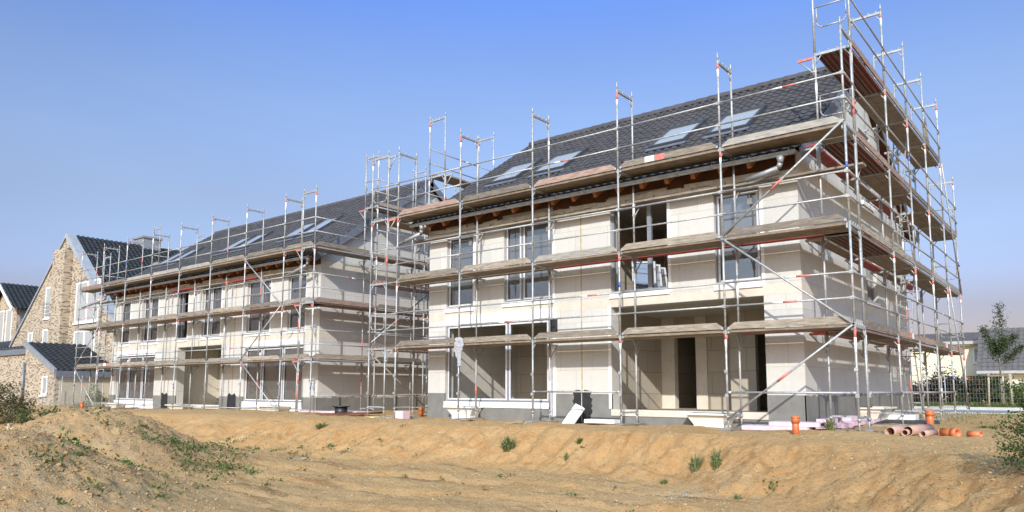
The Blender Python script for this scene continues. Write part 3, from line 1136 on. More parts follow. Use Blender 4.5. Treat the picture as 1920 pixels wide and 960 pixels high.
# ---- near house: two dwellings, ground floor not yet glazed on the right
H1X0, H1X1, H1Y = -12.62, -1.31, 1.15
up1 = [(-11.88, -10.78, 3.18, 5.38, [], True, 'box_grey'), (-9.62, -7.90, 3.20, 5.42, [0.36], True, 'box_grey'),
       (-6.07, -4.45, 3.18, 5.38, [0.66], False, 'box_grey'), (-3.25, -2.17, 3.16, 5.30, [], True, 'box_grey')]
gr1 = [(-11.9, -8.05, 0.38, 2.66, 'frame'), (-6.07, -2.14, 0.24, 2.82, 'open')]
gw1 = [(6.85, 8.05, 3.2, 5.3), (6.75, 7.95, 6.0, 8.1)]
XP = -6.96
part1 = [(XP - 0.24, 1.515, XP + 0.24, 12.0, 0.18, 2.86), (XP - 0.24, 1.515, XP + 0.24, 12.0, 3.06, 5.55),
         # right dwelling, ground floor: back wall with two openings, inner room behind
         (-6.72, 5.1, -6.30, 5.34, 0.18, 2.86), (-5.62, 5.1, -5.28, 5.34, 0.18, 2.86), (-5.28, 5.16, -4.25, 5.34, 0.18, 2.86),
         (-6.30, 5.1, -5.62, 5.34, 2.3, 2.86), (-4.25, 4.3, -3.55, 4.5, 0.18, 2.86), (-3.55, 4.3, -2.7, 4.5, 2.2, 2.86),
         (-2.7, 4.3, -1.68, 4.5, 0.18, 2.86), (-4.25, 4.5, -4.1, 5.34, 0.18, 2.86),
         (-6.72, 8.6, -1.68, 8.8, 0.18, 2.86),
         # left dwelling, ground floor
         (-12.25, 5.1, -9.2, 5.34, 0.18, 2.86), (-9.2, 5.1, -8.2, 5.34, 2.3, 2.86), (-8.2, 5.1, -7.2, 5.34, 0.18, 2.86),
         (-12.25, 8.6, -7.2, 8.8, 0.18, 2.86),
         # upper floor
         (-12.25, 5.4, -7.2, 5.6, 3.06, 5.55), (-6.72, 5.4, -1.68, 5.6, 3.06, 5.55), (-4.2, 1.515, -4.05, 5.4, 3.06, 5.55),
         (-10.2, 1.515, -10.05, 5.4, 3.06, 5.55)]
h1, g1y, g1z = build_house('near cream block house shell with dark tiled roof and unglazed ground floor', H1X0, H1X1, H1Y, 11.05, 0.0,
                           up1, gr1, gw1, 17, None, part1, None)
downpipe(h1, -1.45, g1y, g1z, (-2.22, 0.56, 5.33))
downpipe(h1, -12.35, g1y, g1z, (-13.42, 0.52, 5.24))
for x0, x1 in ((-11.55, -10.45), (-9.78, -8.65), (-5.70, -4.72), (-4.02, -3.0)):
    roof_window(h1, x0 - 0.05, x1 + 0.05, 2.74, 4.06, H1Y, 0.0)
# seam of foam and felt between the two dwellings, tar patch below, corner rails
mb = MB()
mb.box(-6.99, H1Y - 0.008, 0.66, -6.955, H1Y + 0.03, 5.72)
mb.build('seam', 'foamline', h1)
mb = MB()
edge = []
for k in range(15):
    z = -0.14 + 0.80 * k / 14
    edge.append((-7.25 + rnd.uniform(-0.03, 0.03), H1Y - 0.0105, z))
top = [(-7.17, H1Y - 0.0105, 0.72), (-7.05, H1Y - 0.0105, 0.73), (-6.975, H1Y - 0.0105, 0.66), (-6.90, H1Y - 0.0105, 0.73), (-6.76, H1Y - 0.0105, 0.71)]
edge2 = [(-6.68 + rnd.uniform(-0.05, 0.03), H1Y - 0.0105, 0.66 - 0.80 * k / 14) for k in range(15)]
mb.prism(edge + top + edge2, (0, 0.02, 0))
mb.build('tar_patch', 'tar', h1)
mb = MB()
mb.tube((-6.97, H1Y - 0.03, -0.1), (-6.97, H1Y - 0.03, 0.66), 0.014, 8)
mb.build('conduit', 'galv', h1)
mb = MB()
mb.box(-7.96, H1Y - 0.03, 0.0, -7.80, H1Y + 0.01, 2.95)
mb.build('reveal_board', 'box_white', h1)
mb = MB()
mb.box(-6.16, H1Y - 0.014, 0.26, -6.085, H1Y + 0.02, 2.86)
mb.build('corner_bead', 'white', h1)

# ---- far house: three dwellings
H2X0, H2X1, H2Y, Z2 = -36.25, -19.0, 1.80, -0.19
up2 = [(-35.45, -34.40, 3.17, 5.33, [], True, 'box_white'), (-33.08, -31.50, 3.17, 5.35, [0.42], True, 'box_white'),
       (-29.68, -28.68, 3.20, 5.40, [0.3], False, 'box_white'), (-27.46, -25.88, 3.20, 5.40, [0.42], True, 'box_white'),
       (-23.90, -22.20, 3.20, 5.36, [0.56], True, 'box_white'), (-21.05, -19.88, 3.20, 5.33, [], True, 'box_grey')]
gr2 = [(-35.62, -31.58, 0.36, 2.54, 'glazed'), (-29.45, -25.72, 0.24, 2.80, 'open'), (-23.92, -19.95, 0.42, 2.58, 'glazed')]
part2 = []
for xp in (-30.5, -24.75):
    part2 += [(xp - 0.2, 2.165, xp + 0.2, 12.4, 0.18, 2.86), (xp - 0.2, 2.165, xp + 0.2, 12.4, 3.06, 5.55)]
part2 += [(-30.3, 4.3, -24.95, 4.5, 0.18, 2.86), (-35.88, 5.5, -30.7, 5.7, 0.18, 2.86), (-24.55, 5.5, -19.37, 5.7, 0.18, 2.86),
          (-35.88, 5.4, -30.7, 5.6, 3.06, 5.55), (-30.3, 5.4, -24.95, 5.6, 3.06, 5.55), (-24.55, 5.4, -19.37, 5.6, 3.06, 5.55)]
gw2 = [(9.0, 10.0, 3.2, 5.3), (9.0, 10.0, 0.5, 2.5)]
h2, g2y, g2z = build_house('far cream block house shell with long row of glazed windows behind scaffolding', H2X0, H2X1, H2Y, 11.05, Z2,
                           up2, gr2, gw2, 25, None, part2, None)
downpipe(h2, -18.95, g2y, g2z, (-20.45, 1.19, 4.95))
downpipe(h2, -35.9, g2y, g2z, (-38.6, 1.15, 5.0))
for x0, x1 in ((-22.75, -21.75), (-24.25, -23.2), (-28.0, -27.0), (-29.4, -28.4), (-34.3, -33.3), (-35.7, -34.7)):
    roof_window(h2, x0 - 0.05, x1 + 0.05, 3.45, 4.85, H2Y, Z2)
for xs in (-30.5, -24.75):
    mb = MB()
    mb.box(xs - 0.02, H2Y - 0.008, 0.47, xs + 0.02, H2Y + 0.03, 5.5)
    mb.build('seam', 'foamline', h2)
    mb = MB()
    pts = [(xs - 0.34, -0.2), (xs + 0.34, -0.2), (xs + 0.31, 0.45), (xs + 0.2, 0.56), (xs, 0.47), (xs - 0.2, 0.57), (xs - 0.32, 0.46)]
    mb.prism([(x, H2Y - 0.0105, z) for x, z in pts], (0, 0.02, 0))
    mb.build('tar_patch', 'tar', h2)


# ------------------------------------------------------------------ scaffolding
W = 0.73


class Scaffold:
    """system scaffold run. O = outer foot of the first station, u along the run, n towards the wall"""

    def __init__(self, label, O, u, n, st):
        self.O, self.u, self.n = Vector(O), Vector(u), Vector(n)
        self.st = st
        mid = self.P(sum((st[0], st[-1])) / 2, W / 2, 0)
        self.root = thing('scaffold', label, 'scaffold', (mid.x, mid.y, O[2] - 0.1))

    def P(self, s, v, z):
        return self.O + self.u * s + self.n * v + Vector((0, 0, z))

    def box(self, mb, s0, s1, v0, v1, z0, z1, mi=0):
        a, b = self.P(s0, v0, z0), self.P(s1, v1, z1)
        mb.box(a.x, a.y, a.z, b.x, b.y, b.z, mi)

    def frame(self, i, z0, z1, foot=False, top=False, bands=True):
        s = self.st[i]
        mb = MB()
        for v in (0, W):
            mb.tube(self.P(s, v, z0), self.P(s, v, z1), 0.0245, 8, 0)
            mb.tube(self.P(s, v, z1 - 0.001), self.P(s, v, z1 + (0.17 if top else 0.02)), 0.019, 8, 0)
            for zz in (z0 + 0.5, z0 + 1.0):       # wedge couplers for the rails
                if v == 0:
                    self.box(mb, s - 0.035, s + 0.035, -0.05, -0.022, zz - 0.035, zz + 0.035, 0)
        # head transom, a U profile with studs
        self.box(mb, s - 0.024, s + 0.024, 0.02, W - 0.02, z1 - 0.075, z1 - 0.022, 0)
        for k in range(4):
            v = 0.1 + k * 0.175
            mb.tube(self.P(s, v, z1 - 0.023), self.P(s, v, z1 + 0.03), 0.012, 6, 0)
        for v, e in ((0.0, 0.14), (W, W - 0.14)):   # corner stiffeners
            mb.tube(self.P(s, v, z1 - 0.26), self.P(s, e, z1 - 0.06), 0.014, 6, 0)
        if foot:
            self.box(mb, s - 0.018, s + 0.018, 0.02, W - 0.02, z0 + 0.06, z0 + 0.10, 0)
        if bands:
            r = rnd.random()
            zt = z1 - 0.08
            if r < 0.6:
                h = rnd.uniform(0.08, 0.19)
                mb.tube(self.P(s, 0, zt - h), self.P(s, 0, zt), 0.0262, 8, 1)
                mb.tube(self.P(s, 0, zt - h - rnd.uniform(0.12, 0.35)), self.P(s, 0, zt - h), 0.026, 8, 2)
            if rnd.random() < 0.12:
                zb = z0 + rnd.uniform(0.7, 1.2)
                mb.tube(self.P(s, 0, zb), self.P(s, 0, zb + 0.12), 0.0262, 8, 3)
            if rnd.random() < 0.3:
                zb = z0 + rnd.uniform(0.3, 1.2)
                mb.tube(self.P(s, W, zb), self.P(s, W, zb + 0.3), 0.026, 8, rnd.choice((1, 2)))
        return mb.build('frame', ['galv', 'red_band', 'white_band', 'blue_band'], self.root)

    def foot(self, i, zg=-0.1, z0=0.15):
        s = self.st[i]
        for v in (0, W):
            mb = MB()
            mb.tube(self.P(s, v, zg + 0.05), self.P(s, v, z0), 0.017, 8, 0)
            self.box(mb, s - 0.07, s + 0.07, v - 0.07, v + 0.07, zg + 0.045, zg + 0.055, 0)
            mb.tube(self.P(s, v, z0 - 0.05), self.P(s, v, z0 - 0.01), 0.04, 8, 0)
            mb.build('screw_jack', 'galv_dull', self.root)
        mb = MB()
        self.box(mb, s - 0.14, s + 0.14, -0.22, W + 0.2, zg - 0.06, zg + 0.044, 0)
        mb.build('sole_board', 'plank', self.root)

    def rails(self, b, z, one=False, heights=(0.5, 1.0), v=-0.035):
        s0, s1 = self.st[b], self.st[b + 1]
        for h in heights:
            mb = MB()
            sag = rnd.uniform(-0.01, 0.01)
            mb.tube(self.P(s0 - 0.03, v, z + h), self.P(s1 + 0.03, v, z + h + sag), 0.0195, 8, 0)
            for s in (s0, s1):
                e = 0.10 if s == s0 else -0.10
                self.box(mb, min(s - 0.02, s + e), max(s - 0.02, s + e), v - 0.008, v + 0.008, z + h - 0.022, z + h + 0.022, 0)
            if rnd.random() < 0.13:
                t = rnd.uniform(0.2, 0.7)
                sm = s0 + (s1 - s0) * t
                mb.tube(self.P(sm, v, z + h + sag * t), self.P(sm + 0.28, v, z + h + sag * t), 0.021, 8, 1)
                mb.tube(self.P(sm + 0.28, v, z + h + sag * t), self.P(sm + 0.5, v, z + h + sag * t), 0.0208, 8, 2)
            mb.build('guard_rail', ['galv', 'red_band', 'white_band'], self.root)

    def toe(self, b, z, marks=False):
        s0, s1 = self.st[b] + 0.045, self.st[b + 1] - 0.045
        c = 0.16
        z = z + rnd.uniform(-0.008, 0.01)
        h = 0.155
        prof = [(s0, z + 0.01), (s1, z + 0.01), (s1, z + 0.045), (s1 - c, z + h), (s0 + c, z + h), (s0, z + 0.045)]
        mb = MB()
        mb.prism([self.P(s, -0.005, q) for s, q in prof], self.n * 0.032, 0)
        for s, e in ((s0, 0.05), (s1, -0.05)):
            self.box(mb, min(s, s + e) , max(s, s + e), -0.009, 0.031, z + 0.0, z + 0.05, 1)
        if marks:
            for t, mi in ((0.52, 2), (0.62, 3)):
                sm = s0 + (s1 - s0) * t
                self.box(mb, sm, sm + 0.26, -0.0075, 0.0, z + 0.02, z + h - 0.004, mi)
        mb.build('toe_board', [rnd.choice(('plank', 'plank', 'plank_grey', 'plank_dark', 'plank_red')), 'galv', 'red_band', 'white_band'], self.root)

    def deck(self, b, z, kind='wood', hatch=False):
        s0, s1 = self.st[b] + 0.03, self.st[b + 1] - 0.03
        mb = MB()
        for k, (v0, v1) in enumerate(((0.035, 0.355), (0.375, 0.695))):
            e = s1
            if hatch and k == 1:
                e = s0 + (s1 - s0) * 0.45
            if kind == 'wood':
                self.box(mb, s0 + 0.04, e - 0.04, v0, v1, z - 0.055, z - 0.003, 0)
                self.box(mb, s0, s0 + 0.038, v0, v1, z - 0.07, z - 0.003, 1)
                self.box(mb, e - 0.038, e, v0, v1, z - 0.07, z - 0.003, 1)
            else:
                mi = 2
                self.box(mb, s0, e, v0, v1, z - 0.025, z - 0.003, mi)
                for vv in (v0, (v0 * 2 + v1) / 3, (v0 + 2 * v1) / 3, v1 - 0.022):
                    self.box(mb, s0, e, vv, vv + 0.022, z - 0.08, z - 0.026, 1 if kind == 'red' else 3)
        mb.build('deck', ['deck', 'galv_dull', 'deck_red', 'rib_dark'], self.root)

    def inner(self, b, z, kind='wood', v0=0.79, v1=1.0):
        s0, s1 = self.st[b] + 0.02, self.st[b + 1] - 0.02
        mb = MB()
        self.box(mb, s0, s1, v0, v1, z - 0.05, z - 0.004, 0)
        mb.build('inner_deck', 'deck_red' if kind == 'red' else 'deck', self.root)

    def bracket(self, i, z, red=False, reach=0.36):
        s = self.st[i]
        mb = MB()
        self.box(mb, s - 0.02, s + 0.02, W + 0.02, W + reach, z - 0.125, z - 0.075, 1 if red else 0)
        mb.tube(self.P(s, W + 0.03, z - 0.45), self.P(s, W + reach - 0.03, z - 0.12), 0.015, 6, 0)
        mb.tube(self.P(s, W + 0.045, z - 0.5), self.P(s, W + 0.045, z - 0.1), 0.02, 6, 0)
        mb.tube(self.P(s, W - 0.03, z - 0.42), self.P(s, W + 0.09, z - 0.42), 0.03, 6, 0)
        mb.build('wall_bracket', ['galv_dull', 'red_band'], self.root)

    def brace(self, sa, za, sb, zb, v=-0.045):
        mb = MB()
        a, b = self.P(sa, v, za), self.P(sb, v, zb)
        mb.tube(a, b, 0.0225, 8, 0)
        d = (b - a).normalized()
        for p in (a, b):
            mb.obox(p, d * 0.06, self.n * 0.008, d.cross(self.n) * 0.022, 0)
        if rnd.random() < 0.5:
            mb.tube(a + (b - a) * 0.42, a + (b - a) * 0.52, 0.0245, 8, 1)
        mb.build('diagonal_brace', ['galv', 'red_band'], self.root)

    def foot_rail(self, b, z=0.68, v=-0.035):
        s0, s1 = self.st[b], self.st[b + 1]
        mb = MB()
        mb.tube(self.P(s0 + 0.03, v, z), self.P(s1 - 0.03, v, z), 0.022, 8)
        for s in (s0 + 0.06, s1 - 0.06):
            mb.tube(self.P(s - 0.05, v, z), self.P(s + 0.05, v, z), 0.031, 8)
        mb.build('foot_rail', 'galv', self.root)

    def end_guard(self, i, z, v0=0.06, v1=0.66):
        s = self.st[i]
        mb = MB()
        pts = [(v0, z + 1.0)]
        r = 0.12
        pts = [(v1, 1.0), (v1, 0.55 + r)]
        for k in range(5):
            t = math.pi / 2 * k / 4
            pts.append((v1 - r + r * math.cos(t), 0.55 + r - r * math.sin(t)))
        for k in range(5):
            t = math.pi / 2 * k / 4
            pts.append((v0 + r - r * math.sin(t), 0.55 + r - r * math.cos(t)))
        pts += [(v0, 1.0), (v0, 1.02), (v1, 1.02)]
        P3 = [self.P(s, v, z + h) for v, h in pts]
        mb.path(P3, 0.015, 6)
        mb.tube(self.P(s, 0.0, z + 1.02), self.P(s, W, z + 1.02), 0.017, 6)
        mb.build('end_guard', 'galv', self.root)


# ---- front of the near house
sc = Scaffold('scaffold along the front of the near house, with grey plank decks',
              (0, 0, 0), (-1, 0, 0), (0, 1, 0), [2.57 * i for i in range(6)])
for i in range(6):
    for k in range(4):
        sc.frame(i, 0.12 if k == 0 else 2 * k, 2 * k + 2, foot=(k == 0), top=(k == 3))
    sc.foot(i, -0.11, 0.2)
red1 = {(0, 4), (1, 4), (2, 4), (0, 2), (4, 2), (3, 6)}
for b in range(5):
    for z in (2, 4, 6):
        k = 'red' if (b, z) in red1 else 'wood'
        sc.deck(b, z, 'wood')
        sc.toe(b, z, marks=(b == 1 and z == 6))
        sc.rails(b, z)
        if z < 6:
            sc.inner(b, z, k)
    mb = MB()
    sc.box(mb, sc.st[b] - (0.12 if b == 0 else 0.0) + 0.02 * b, sc.st[b + 1] + 0.03, W + 0.04, W + 0.30,
           5.30 + 0.03 * (b % 2), 5.345 + 0.03 * (b % 2))
    mb.build('eave_plank', 'plank', sc.root)
for i in range(1, 6):
    for z in (2, 4):
        sc.bracket(i, z, red=(i == 0))
    sc.bracket(i, 5.42)
sc.bracket(0, 5.42)
sc.brace(2.57, 0.12, 0.02, 1.98)
sc.brace(0.02, 2.0, 2.55, 3.95)
sc.brace(2.55, 4.02, 0.05, 6.0)
sc.foot_rail(0)
sc.foot_rail(2)

# ---- gable of the near house, right
sg = Scaffold('tall scaffold up the right gable of the near house, decks seen from below',
              (-0.05, 0.99, 0), (0, 1, 0), (-1, 0, 0), [0, 3.05, 5.57, 8.08, 10.59, 13.16])
for i in range(6):
    top = 5 if i < 5 else 4
    for k in range(top):
        sg.frame(i, 0.12 if k == 0 else 2 * k, 2 * k + 2, foot=(k == 0), top=(k == top - 1))
    sg.foot(i, -0.11, 0.2)
for b in range(5):
    for z in (2, 4, 6, 8):
        if z == 8 and b == 4:
            continue
        kind = 'steel' if b == 0 else ('red' if (b == 2 and z == 2) else 'wood')
        sg.deck(b, z, kind, hatch=(b == 2 and z < 8))
        sg.toe(b, z, marks=(z == 2 and b in (1, 3)))
        sg.rails(b, z)
        if z < 8 and b < 4:
            sg.inner(b, z, 'red' if (b + z // 2) % 2 else 'wood', 0.80, 1.08)
for i in range(5):
    for z in (2, 4, 6, 8):
        sg.bracket(i, z, red=(i == 0 and z in (2, 8)))
sg.foot_rail(0)
sg.foot_rail(1)
sg.foot_rail(2)
sg.foot_rail(3)
sg.brace(13.2, 0.1, 10.6, 4.0)
sg.brace(13.16, 4.0, 10.6, 8.0)
sg.end_guard(0, 8)
sg.end_guard(0, 6)
for z in (2, 4, 6):
    sg.end_guard(5, z)

# corner tubes joining the two runs
for z in (2.0, 4.0, 6.0):
    mb = MB()
    mb.box(-0.075, 0.03, z - 0.12, -0.02, 0.97, z - 0.06)
    mb.build('corner_tie', 'galv', sg.root)
    for h in (0.5, 1.0):
        mb = MB()
        mb.tube((0.03, 0.0, z + h), (0.0, 1.0, z + h), 0.0195, 8)
        mb.build('guard_rail', 'galv', sg.root)
    mb = MB()
    mb.box(-0.70, 0.76, z - 0.05, -0.08, 0.96, z - 0.01)
    mb.build('filler_board', 'plank', sg.root)

# ---- left gable of the near house
sl = Scaffold('scaffold between the two houses, against the left gable of the near house',
              (-14.05, 0, 0), (0, 1, 0), (1, 0, 0), [0, 2.5, 5.05, 7.6, 10.2])
for i in range(5):
    top = 4 if i in (0, 4) else 5
    for k in range(top):
        sl.frame(i, 0.12 if k == 0 else 2 * k, 2 * k + 2, foot=(k == 0), top=(k == top - 1))
    sl.foot(i, -0.11, 0.2)
for b in range(4):
    for z in (2, 4, 6, 8):
        if z == 8 and b in (0, 3):
            continue
        sl.deck(b, z, 'red' if (b == 0 and z < 5) else 'wood')
        sl.toe(b, z)
        sl.rails(b, z)
for z in (2, 4, 6):
    sl.end_guard(0, z)
for i in range(3):
    for z in (2, 6, 8):
        sl.bracket(i, z, red=(z == 6 and i == 0))
sl.brace(0.0, 1.9, 2.5, 0.15)
sl.brace(0.0, 2.1, 2.5, 3.9)
for z in (2.0, 4.0, 6.0):
    for v in (0.03, 0.37):
        mb = MB()
        mb.box(-13.30, v, z - 0.06, -12.90, v + 0.32, z - 0.01)
        mb.build('filler_board', 'deck', sl.root)
    for h in (0.5, 1.0):
        mb = MB()
        mb.tube((-13.32, 0, z + h), (-12.85, 0, z + h), 0.019, 8)
        mb.build('guard_rail', 'galv', sl.root)

# ---- front of the far house
sf = Scaffold('long scaffold along the front of the far house, eight bays of plank decks',
              (-17.89, 0.65, Z2), (-1, 0, 0), (0, 1, 0), [0, 1.80, 4.37, 6.94, 9.51, 12.08, 14.65, 17.22, 19.79])
for i in range(1, 9):
    for k in range(4):
        sf.frame(i, 0.12 if k == 0 else 2 * k, 2 * k + 2, foot=(k == 0), top=(k == 3))
    sf.foot(i, 0.0, 0.2)
red2 = {(1, 4), (2, 4), (2, 2), (1, 2), (4, 4)}
for b in range(8):
    for z in (2, 4, 6):
        sf.deck(b, z, 'wood')
        sf.toe(b, z, marks=(b == 6 and z == 2))
        sf.rails(b, z)
        if z < 6:
            sf.inner(b, z, 'red' if (b, z) in red2 else 'wood')
    if 0 < b < 8:
        mb = MB()
        sf.box(mb, sf.st[b] + 0.15, sf.st[b + 1] - 0.1, W + 0.05, W + 0.30, 5.36, 5.405)
        mb.build('eave_plank', 'deck_red' if b in (2, 4) else 'plank', sf.root)
for i in range(1, 9):
    for z in (2, 4):
        sf.bracket(i, z)
    sf.bracket(i, 5.48)
sf.brace(4.37, 1.98, 1.85, 0.12)
sf.brace(4.37, 2.02, 1.85, 3.95)
sf.brace(4.37, 5.95, 1.85, 4.05)
sf.brace(19.79, 1.98, 17.25, 0.12)
sf.brace(19.79, 2.02, 17.25, 3.95)
sf.brace(17.25, 4.05, 19.75, 5.95)
for b in (1, 2, 3, 5, 6):
    sf.foot_rail(b, 0.2)

# ---- right gable of the far house
sr = Scaffold('scaffold on the shaded right gable of the far house, dark decks with red edges',
              (-17.85, 0.65, Z2), (0, 1, 0), (-1, 0, 0), [0, 2.85, 5.40, 7.95, 10.5])
for i in range(5):
    top = 4 if i in (0, 4) else 5
    for k in range(top):
        sr.frame(i, 0.12 if k == 0 else 2 * k, 2 * k + 2, foot=(k == 0), top=(k == top - 1))
    sr.foot(i, 0.0, 0.2)
for b in range(4):
    for z in (2, 4, 6, 8):
        if z == 8 and b in (0, 3):
            continue
        sr.deck(b, z, 'red' if (b + z // 2) % 2 else 'wood')
        sr.toe(b, z, marks=(b == 2 and z == 6))
        sr.rails(b, z)
        if z < 6:
            sr.inner(b, z, 'red')
for i in range(4):
    for z in (2, 4, 6):
        sr.bracket(i, z, red=(i == 0))
sr.bracket(1, 8, red=True)
sr.foot_rail(0)
sr.foot_rail(1)
sr.end_guard(1, 8)

# ---- left gable of the far house, only its top shows over the roof
sx = Scaffold('farthest scaffold at the left gable of the far house beside the brick house',
              (-38.3, 2.0, Z2), (0, 1, 0), (1, 0, 0), [0, 2.57, 5.14, 7.71])
for i in range(4):
    top = 4 if i in (0, 3) else 5
    for k in range(top):
        sx.frame(i, 0.12 if k == 0 else 2 * k, 2 * k + 2, foot=(k == 0), top=(k == top - 1))
    sx.foot(i, -0.2, 0.2)
for b in range(3):
    for z in (2, 4, 6, 8):
        if z == 8 and b != 1:
            continue
        sx.deck(b, z, 'wood')
        sx.toe(b, z)
        sx.rails(b, z)

# ladders standing inside the gable scaffold
for k, (z0, z1) in enumerate(((-0.08, 2.25), (2.0, 4.25), (4.0, 6.25), (6.0, 8.3))):
    flip = k % 2
    ya, yb = (8.55, 7.55) if not flip else (7.45, 8.45)
    x0, x1 = -0.72, -0.40
    mb = MB()
    a, b = Vector((0, ya, z0)), Vector((0, yb, z1))
    d = (b - a)
    dn = d.normalized()
    sd = Vector((1, 0, 0))
    ux = dn.cross(sd)
    for x in (x0, x1):
        mb.obox(a + d / 2 + Vector((x, 0, 0)), sd * 0.012, ux * 0.03, dn * d.length / 2)
    mi_r = []
    root = None
    names = ('lowest ladder of the gable scaffold, its foot on the sand', 'second ladder from the bottom inside the gable scaffold',
             'third ladder from the bottom inside the gable scaffold', 'topmost ladder reaching the highest deck of the gable scaffold')
    root = thing('ladder', names[k], 'ladder', (-0.56, ya, z0), 'ladders inside the gable scaffold')
    mb.build('stile', 'galv', root)
    t = 0.22
    while t < d.length - 0.1:
        p = a + dn * t
        m2 = MB()
        m2.tube((x0 + 0.012, p.y, p.z), (x1 - 0.012, p.y, p.z), 0.014, 8)
        m2.build('rung', 'galv', root)
        t += 0.28

# boards left leaning on the top deck of the gable scaffold
mb = MB()
mb.obox((-0.15, 10.0, 8.50), (0.02, 0, 0.004), (0, 0.27, 0.16), (-0.003, -0.22, 0.44))
single(mb, 'board', 'plank', 'pale square board leaning on the rail of the topmost gable deck', 'board', (-0.15, 10.0, 8.0))

# torn plastic film hanging from the lowest deck
nv, nu = 22, 16
V, F = [], []
for a in range(nv):
    t = a / (nv - 1)
    zz = 2.16 - 0.78 * t
    w = 0.05 + 0.085 * math.sin(math.pi * min(1, t * 1.25 + 0.12)) ** 1.2 * (1 - 0.35 * t)
    for b in range(nu):
        q = 2 * math.pi * b / nu
        rr = w * (1 + 0.35 * math.sin(3 * q + 5 * t) + rnd.uniform(-0.28, 0.28))
        V.append((-10.25 + 0.06 * t + rr * math.cos(q) * 1.15 + 0.02 * math.sin(9 * t), -0.08 + rr * 0.45 * math.sin(q), zz + rnd.uniform(-0.015, 0.015)))
for a in range(nv - 1):
    for b in range(nu):
        c = (b + 1) % nu
        F.append((a * nu + b, a * nu + c, (a + 1) * nu + c, (a + 1) * nu + b))
o = np_mesh('plastic_film', np.array(V) - np.array([-10.25, -0.08, 1.38]), F, 'film', None, False, (-10.25, -0.08, 1.38))
tag(o, 'crumpled clear plastic film hanging from the lowest deck of the front scaffold', 'plastic film')

# ------------------------------------------------------------------ clutter on the building site


def light_shaft(x, yw, z0, wt, wb, h, d, mat, label, axis='x'):
    """light well of moulded plastic: wide rim, body tapering downwards, open on top"""
    mb = MB()

    def ring(w, dd, z):
        p = [(-w / 2, 0), (w / 2, 0), (w / 2 - 0.04, -dd), (-w / 2 + 0.04, -dd)]
        if axis == 'x':
            return [(x + a, yw + b, z) for a, b in p]
        return [(yw - b, x + a, z) for a, b in p]
    prof = [(wb, d * 0.72, 0.0), (wb * 1.0, d * 0.74, h * 0.35), (wb + (wt - wb) * 0.35, d * 0.82, h * 0.65), (wt - 0.05, d * 0.95, h * 0.88),
            (wt - 0.05, d * 0.95, h - 0.04), (wt + 0.06, d + 0.05, h - 0.04), (wt + 0.06, d + 0.05, h), (wt - 0.06, d - 0.03, h), (wt - 0.09, d - 0.06, h * 0.7), (wb - 0.06, d * 0.66, 0.06)]
    rings = [ring(a, b, z0 + c) for a, b, c in prof]
    b0 = len(mb.v)
    for r_ in rings:
        mb.v += r_
    flip = axis != 'x'
    for k in range(len(rings) - 1):
        for j in range(4):
            e = (j + 1) % 4
            q = [b0 + 4 * k + j, b0 + 4 * k + 4 + j, b0 + 4 * k + 4 + e, b0 + 4 * k + e]
            mb.face(q if not flip else q[::-1], 0, False)
    n = len(rings) - 1
    mb.face([b0 + 4 * n + j for j in range(4)], 0)
    loc = (x, yw - d / 2, z0) if axis == 'x' else (yw + d / 2, x, z0)
    return single(mb, 'light_well', mat, label, 'light well', loc, 'plastic light wells at the house walls')


light_shaft(-3.36, 1.10, -0.16, 1.10, 0.80, 0.37, 0.42, 'shaft', 'white light well below the open ground floor bay of the near house')
light_shaft(-10.92, 1.10, -0.13, 1.12, 0.78, 0.38, 0.42, 'shaft', 'white light well below the framed window at the left of the near house')
light_shaft(-28.5, 1.72, -0.30, 1.5, 1.1, 0.34, 0.45, 'cream_grp', 'cream light well below the open middle bay of the far house')
light_shaft(-21.3, 1.72, -0.30, 1.5, 1.0, 0.40, 0.45, 'cream_grp', 'cream light well below the glazed corner window of the far house')
light_shaft(-35.0, 1.72, -0.30, 1.5, 1.1, 0.34, 0.45, 'cream_grp', 'cream light well at the far left corner of the far house')
light_shaft(5.9, -1.28, -0.12, 1.5, 1.3, 0.42, 0.55, 'cream_grp', 'large cream light well at the foot of the right gable behind scaffold posts', axis='y')

mb = MB()
a = Vector((-7.18, 0.62, -0.16))
dirz = Vector((0.30, 0.34, 0.62)).normalized()
sx_ = Vector((0.9, -0.15, 0)).normalized()
nn = dirz.cross(sx_).normalized()
sx_ = nn.cross(dirz).normalized()
mb.obox(a + dirz * 0.31 + sx_ * 0.1, sx_ * 0.16, nn * 0.045, dirz * 0.31)
single(mb, 'foam_slab', 'styro', 'white foam slab leaning against the dark plinth beside the tar patch', 'foam slab', (-7.1, 0.62, -0.16))
mb = MB()
mb.obox((-6.15, 0.78, -0.045), (0.42, 0.02, 0.0), (-0.01, 0.16, 0), (0, 0, 0.045))
single(mb, 'foam_slab', 'styro', 'white foam slab lying flat on the sand in front of the dark plinth', 'foam slab', (-6.15, 0.78, -0.09))


def pink_board(c, ang, lx, ly, lz, label):
    ca, sa = math.cos(ang), math.sin(ang)
    mb = MB()
    mb.obox(c, (ca * lx / 2, sa * lx / 2, 0), (-sa * ly / 2, ca * ly / 2, 0), (0, 0, lz / 2))
    # black adhesive smears on the end
    for k in range(3):
        t = rnd.uniform(-0.3, 0.3) * ly
        mb.obox(Vector(c) + Vector((ca * (lx / 2 + 0.004), sa * (lx / 2 + 0.004), rnd.uniform(-0.01, 0.01))) + Vector((-sa * t, ca * t, 0)),
                (ca * 0.006, sa * 0.006, 0), (-sa * 0.035, ca * 0.035, 0), (0, 0, lz * 0.3), 1)
    single(mb, 'foam_board', ['pink', 'tar'], label, 'foam board', (c[0], c[1], c[2] - lz / 2), 'pink foam boards')


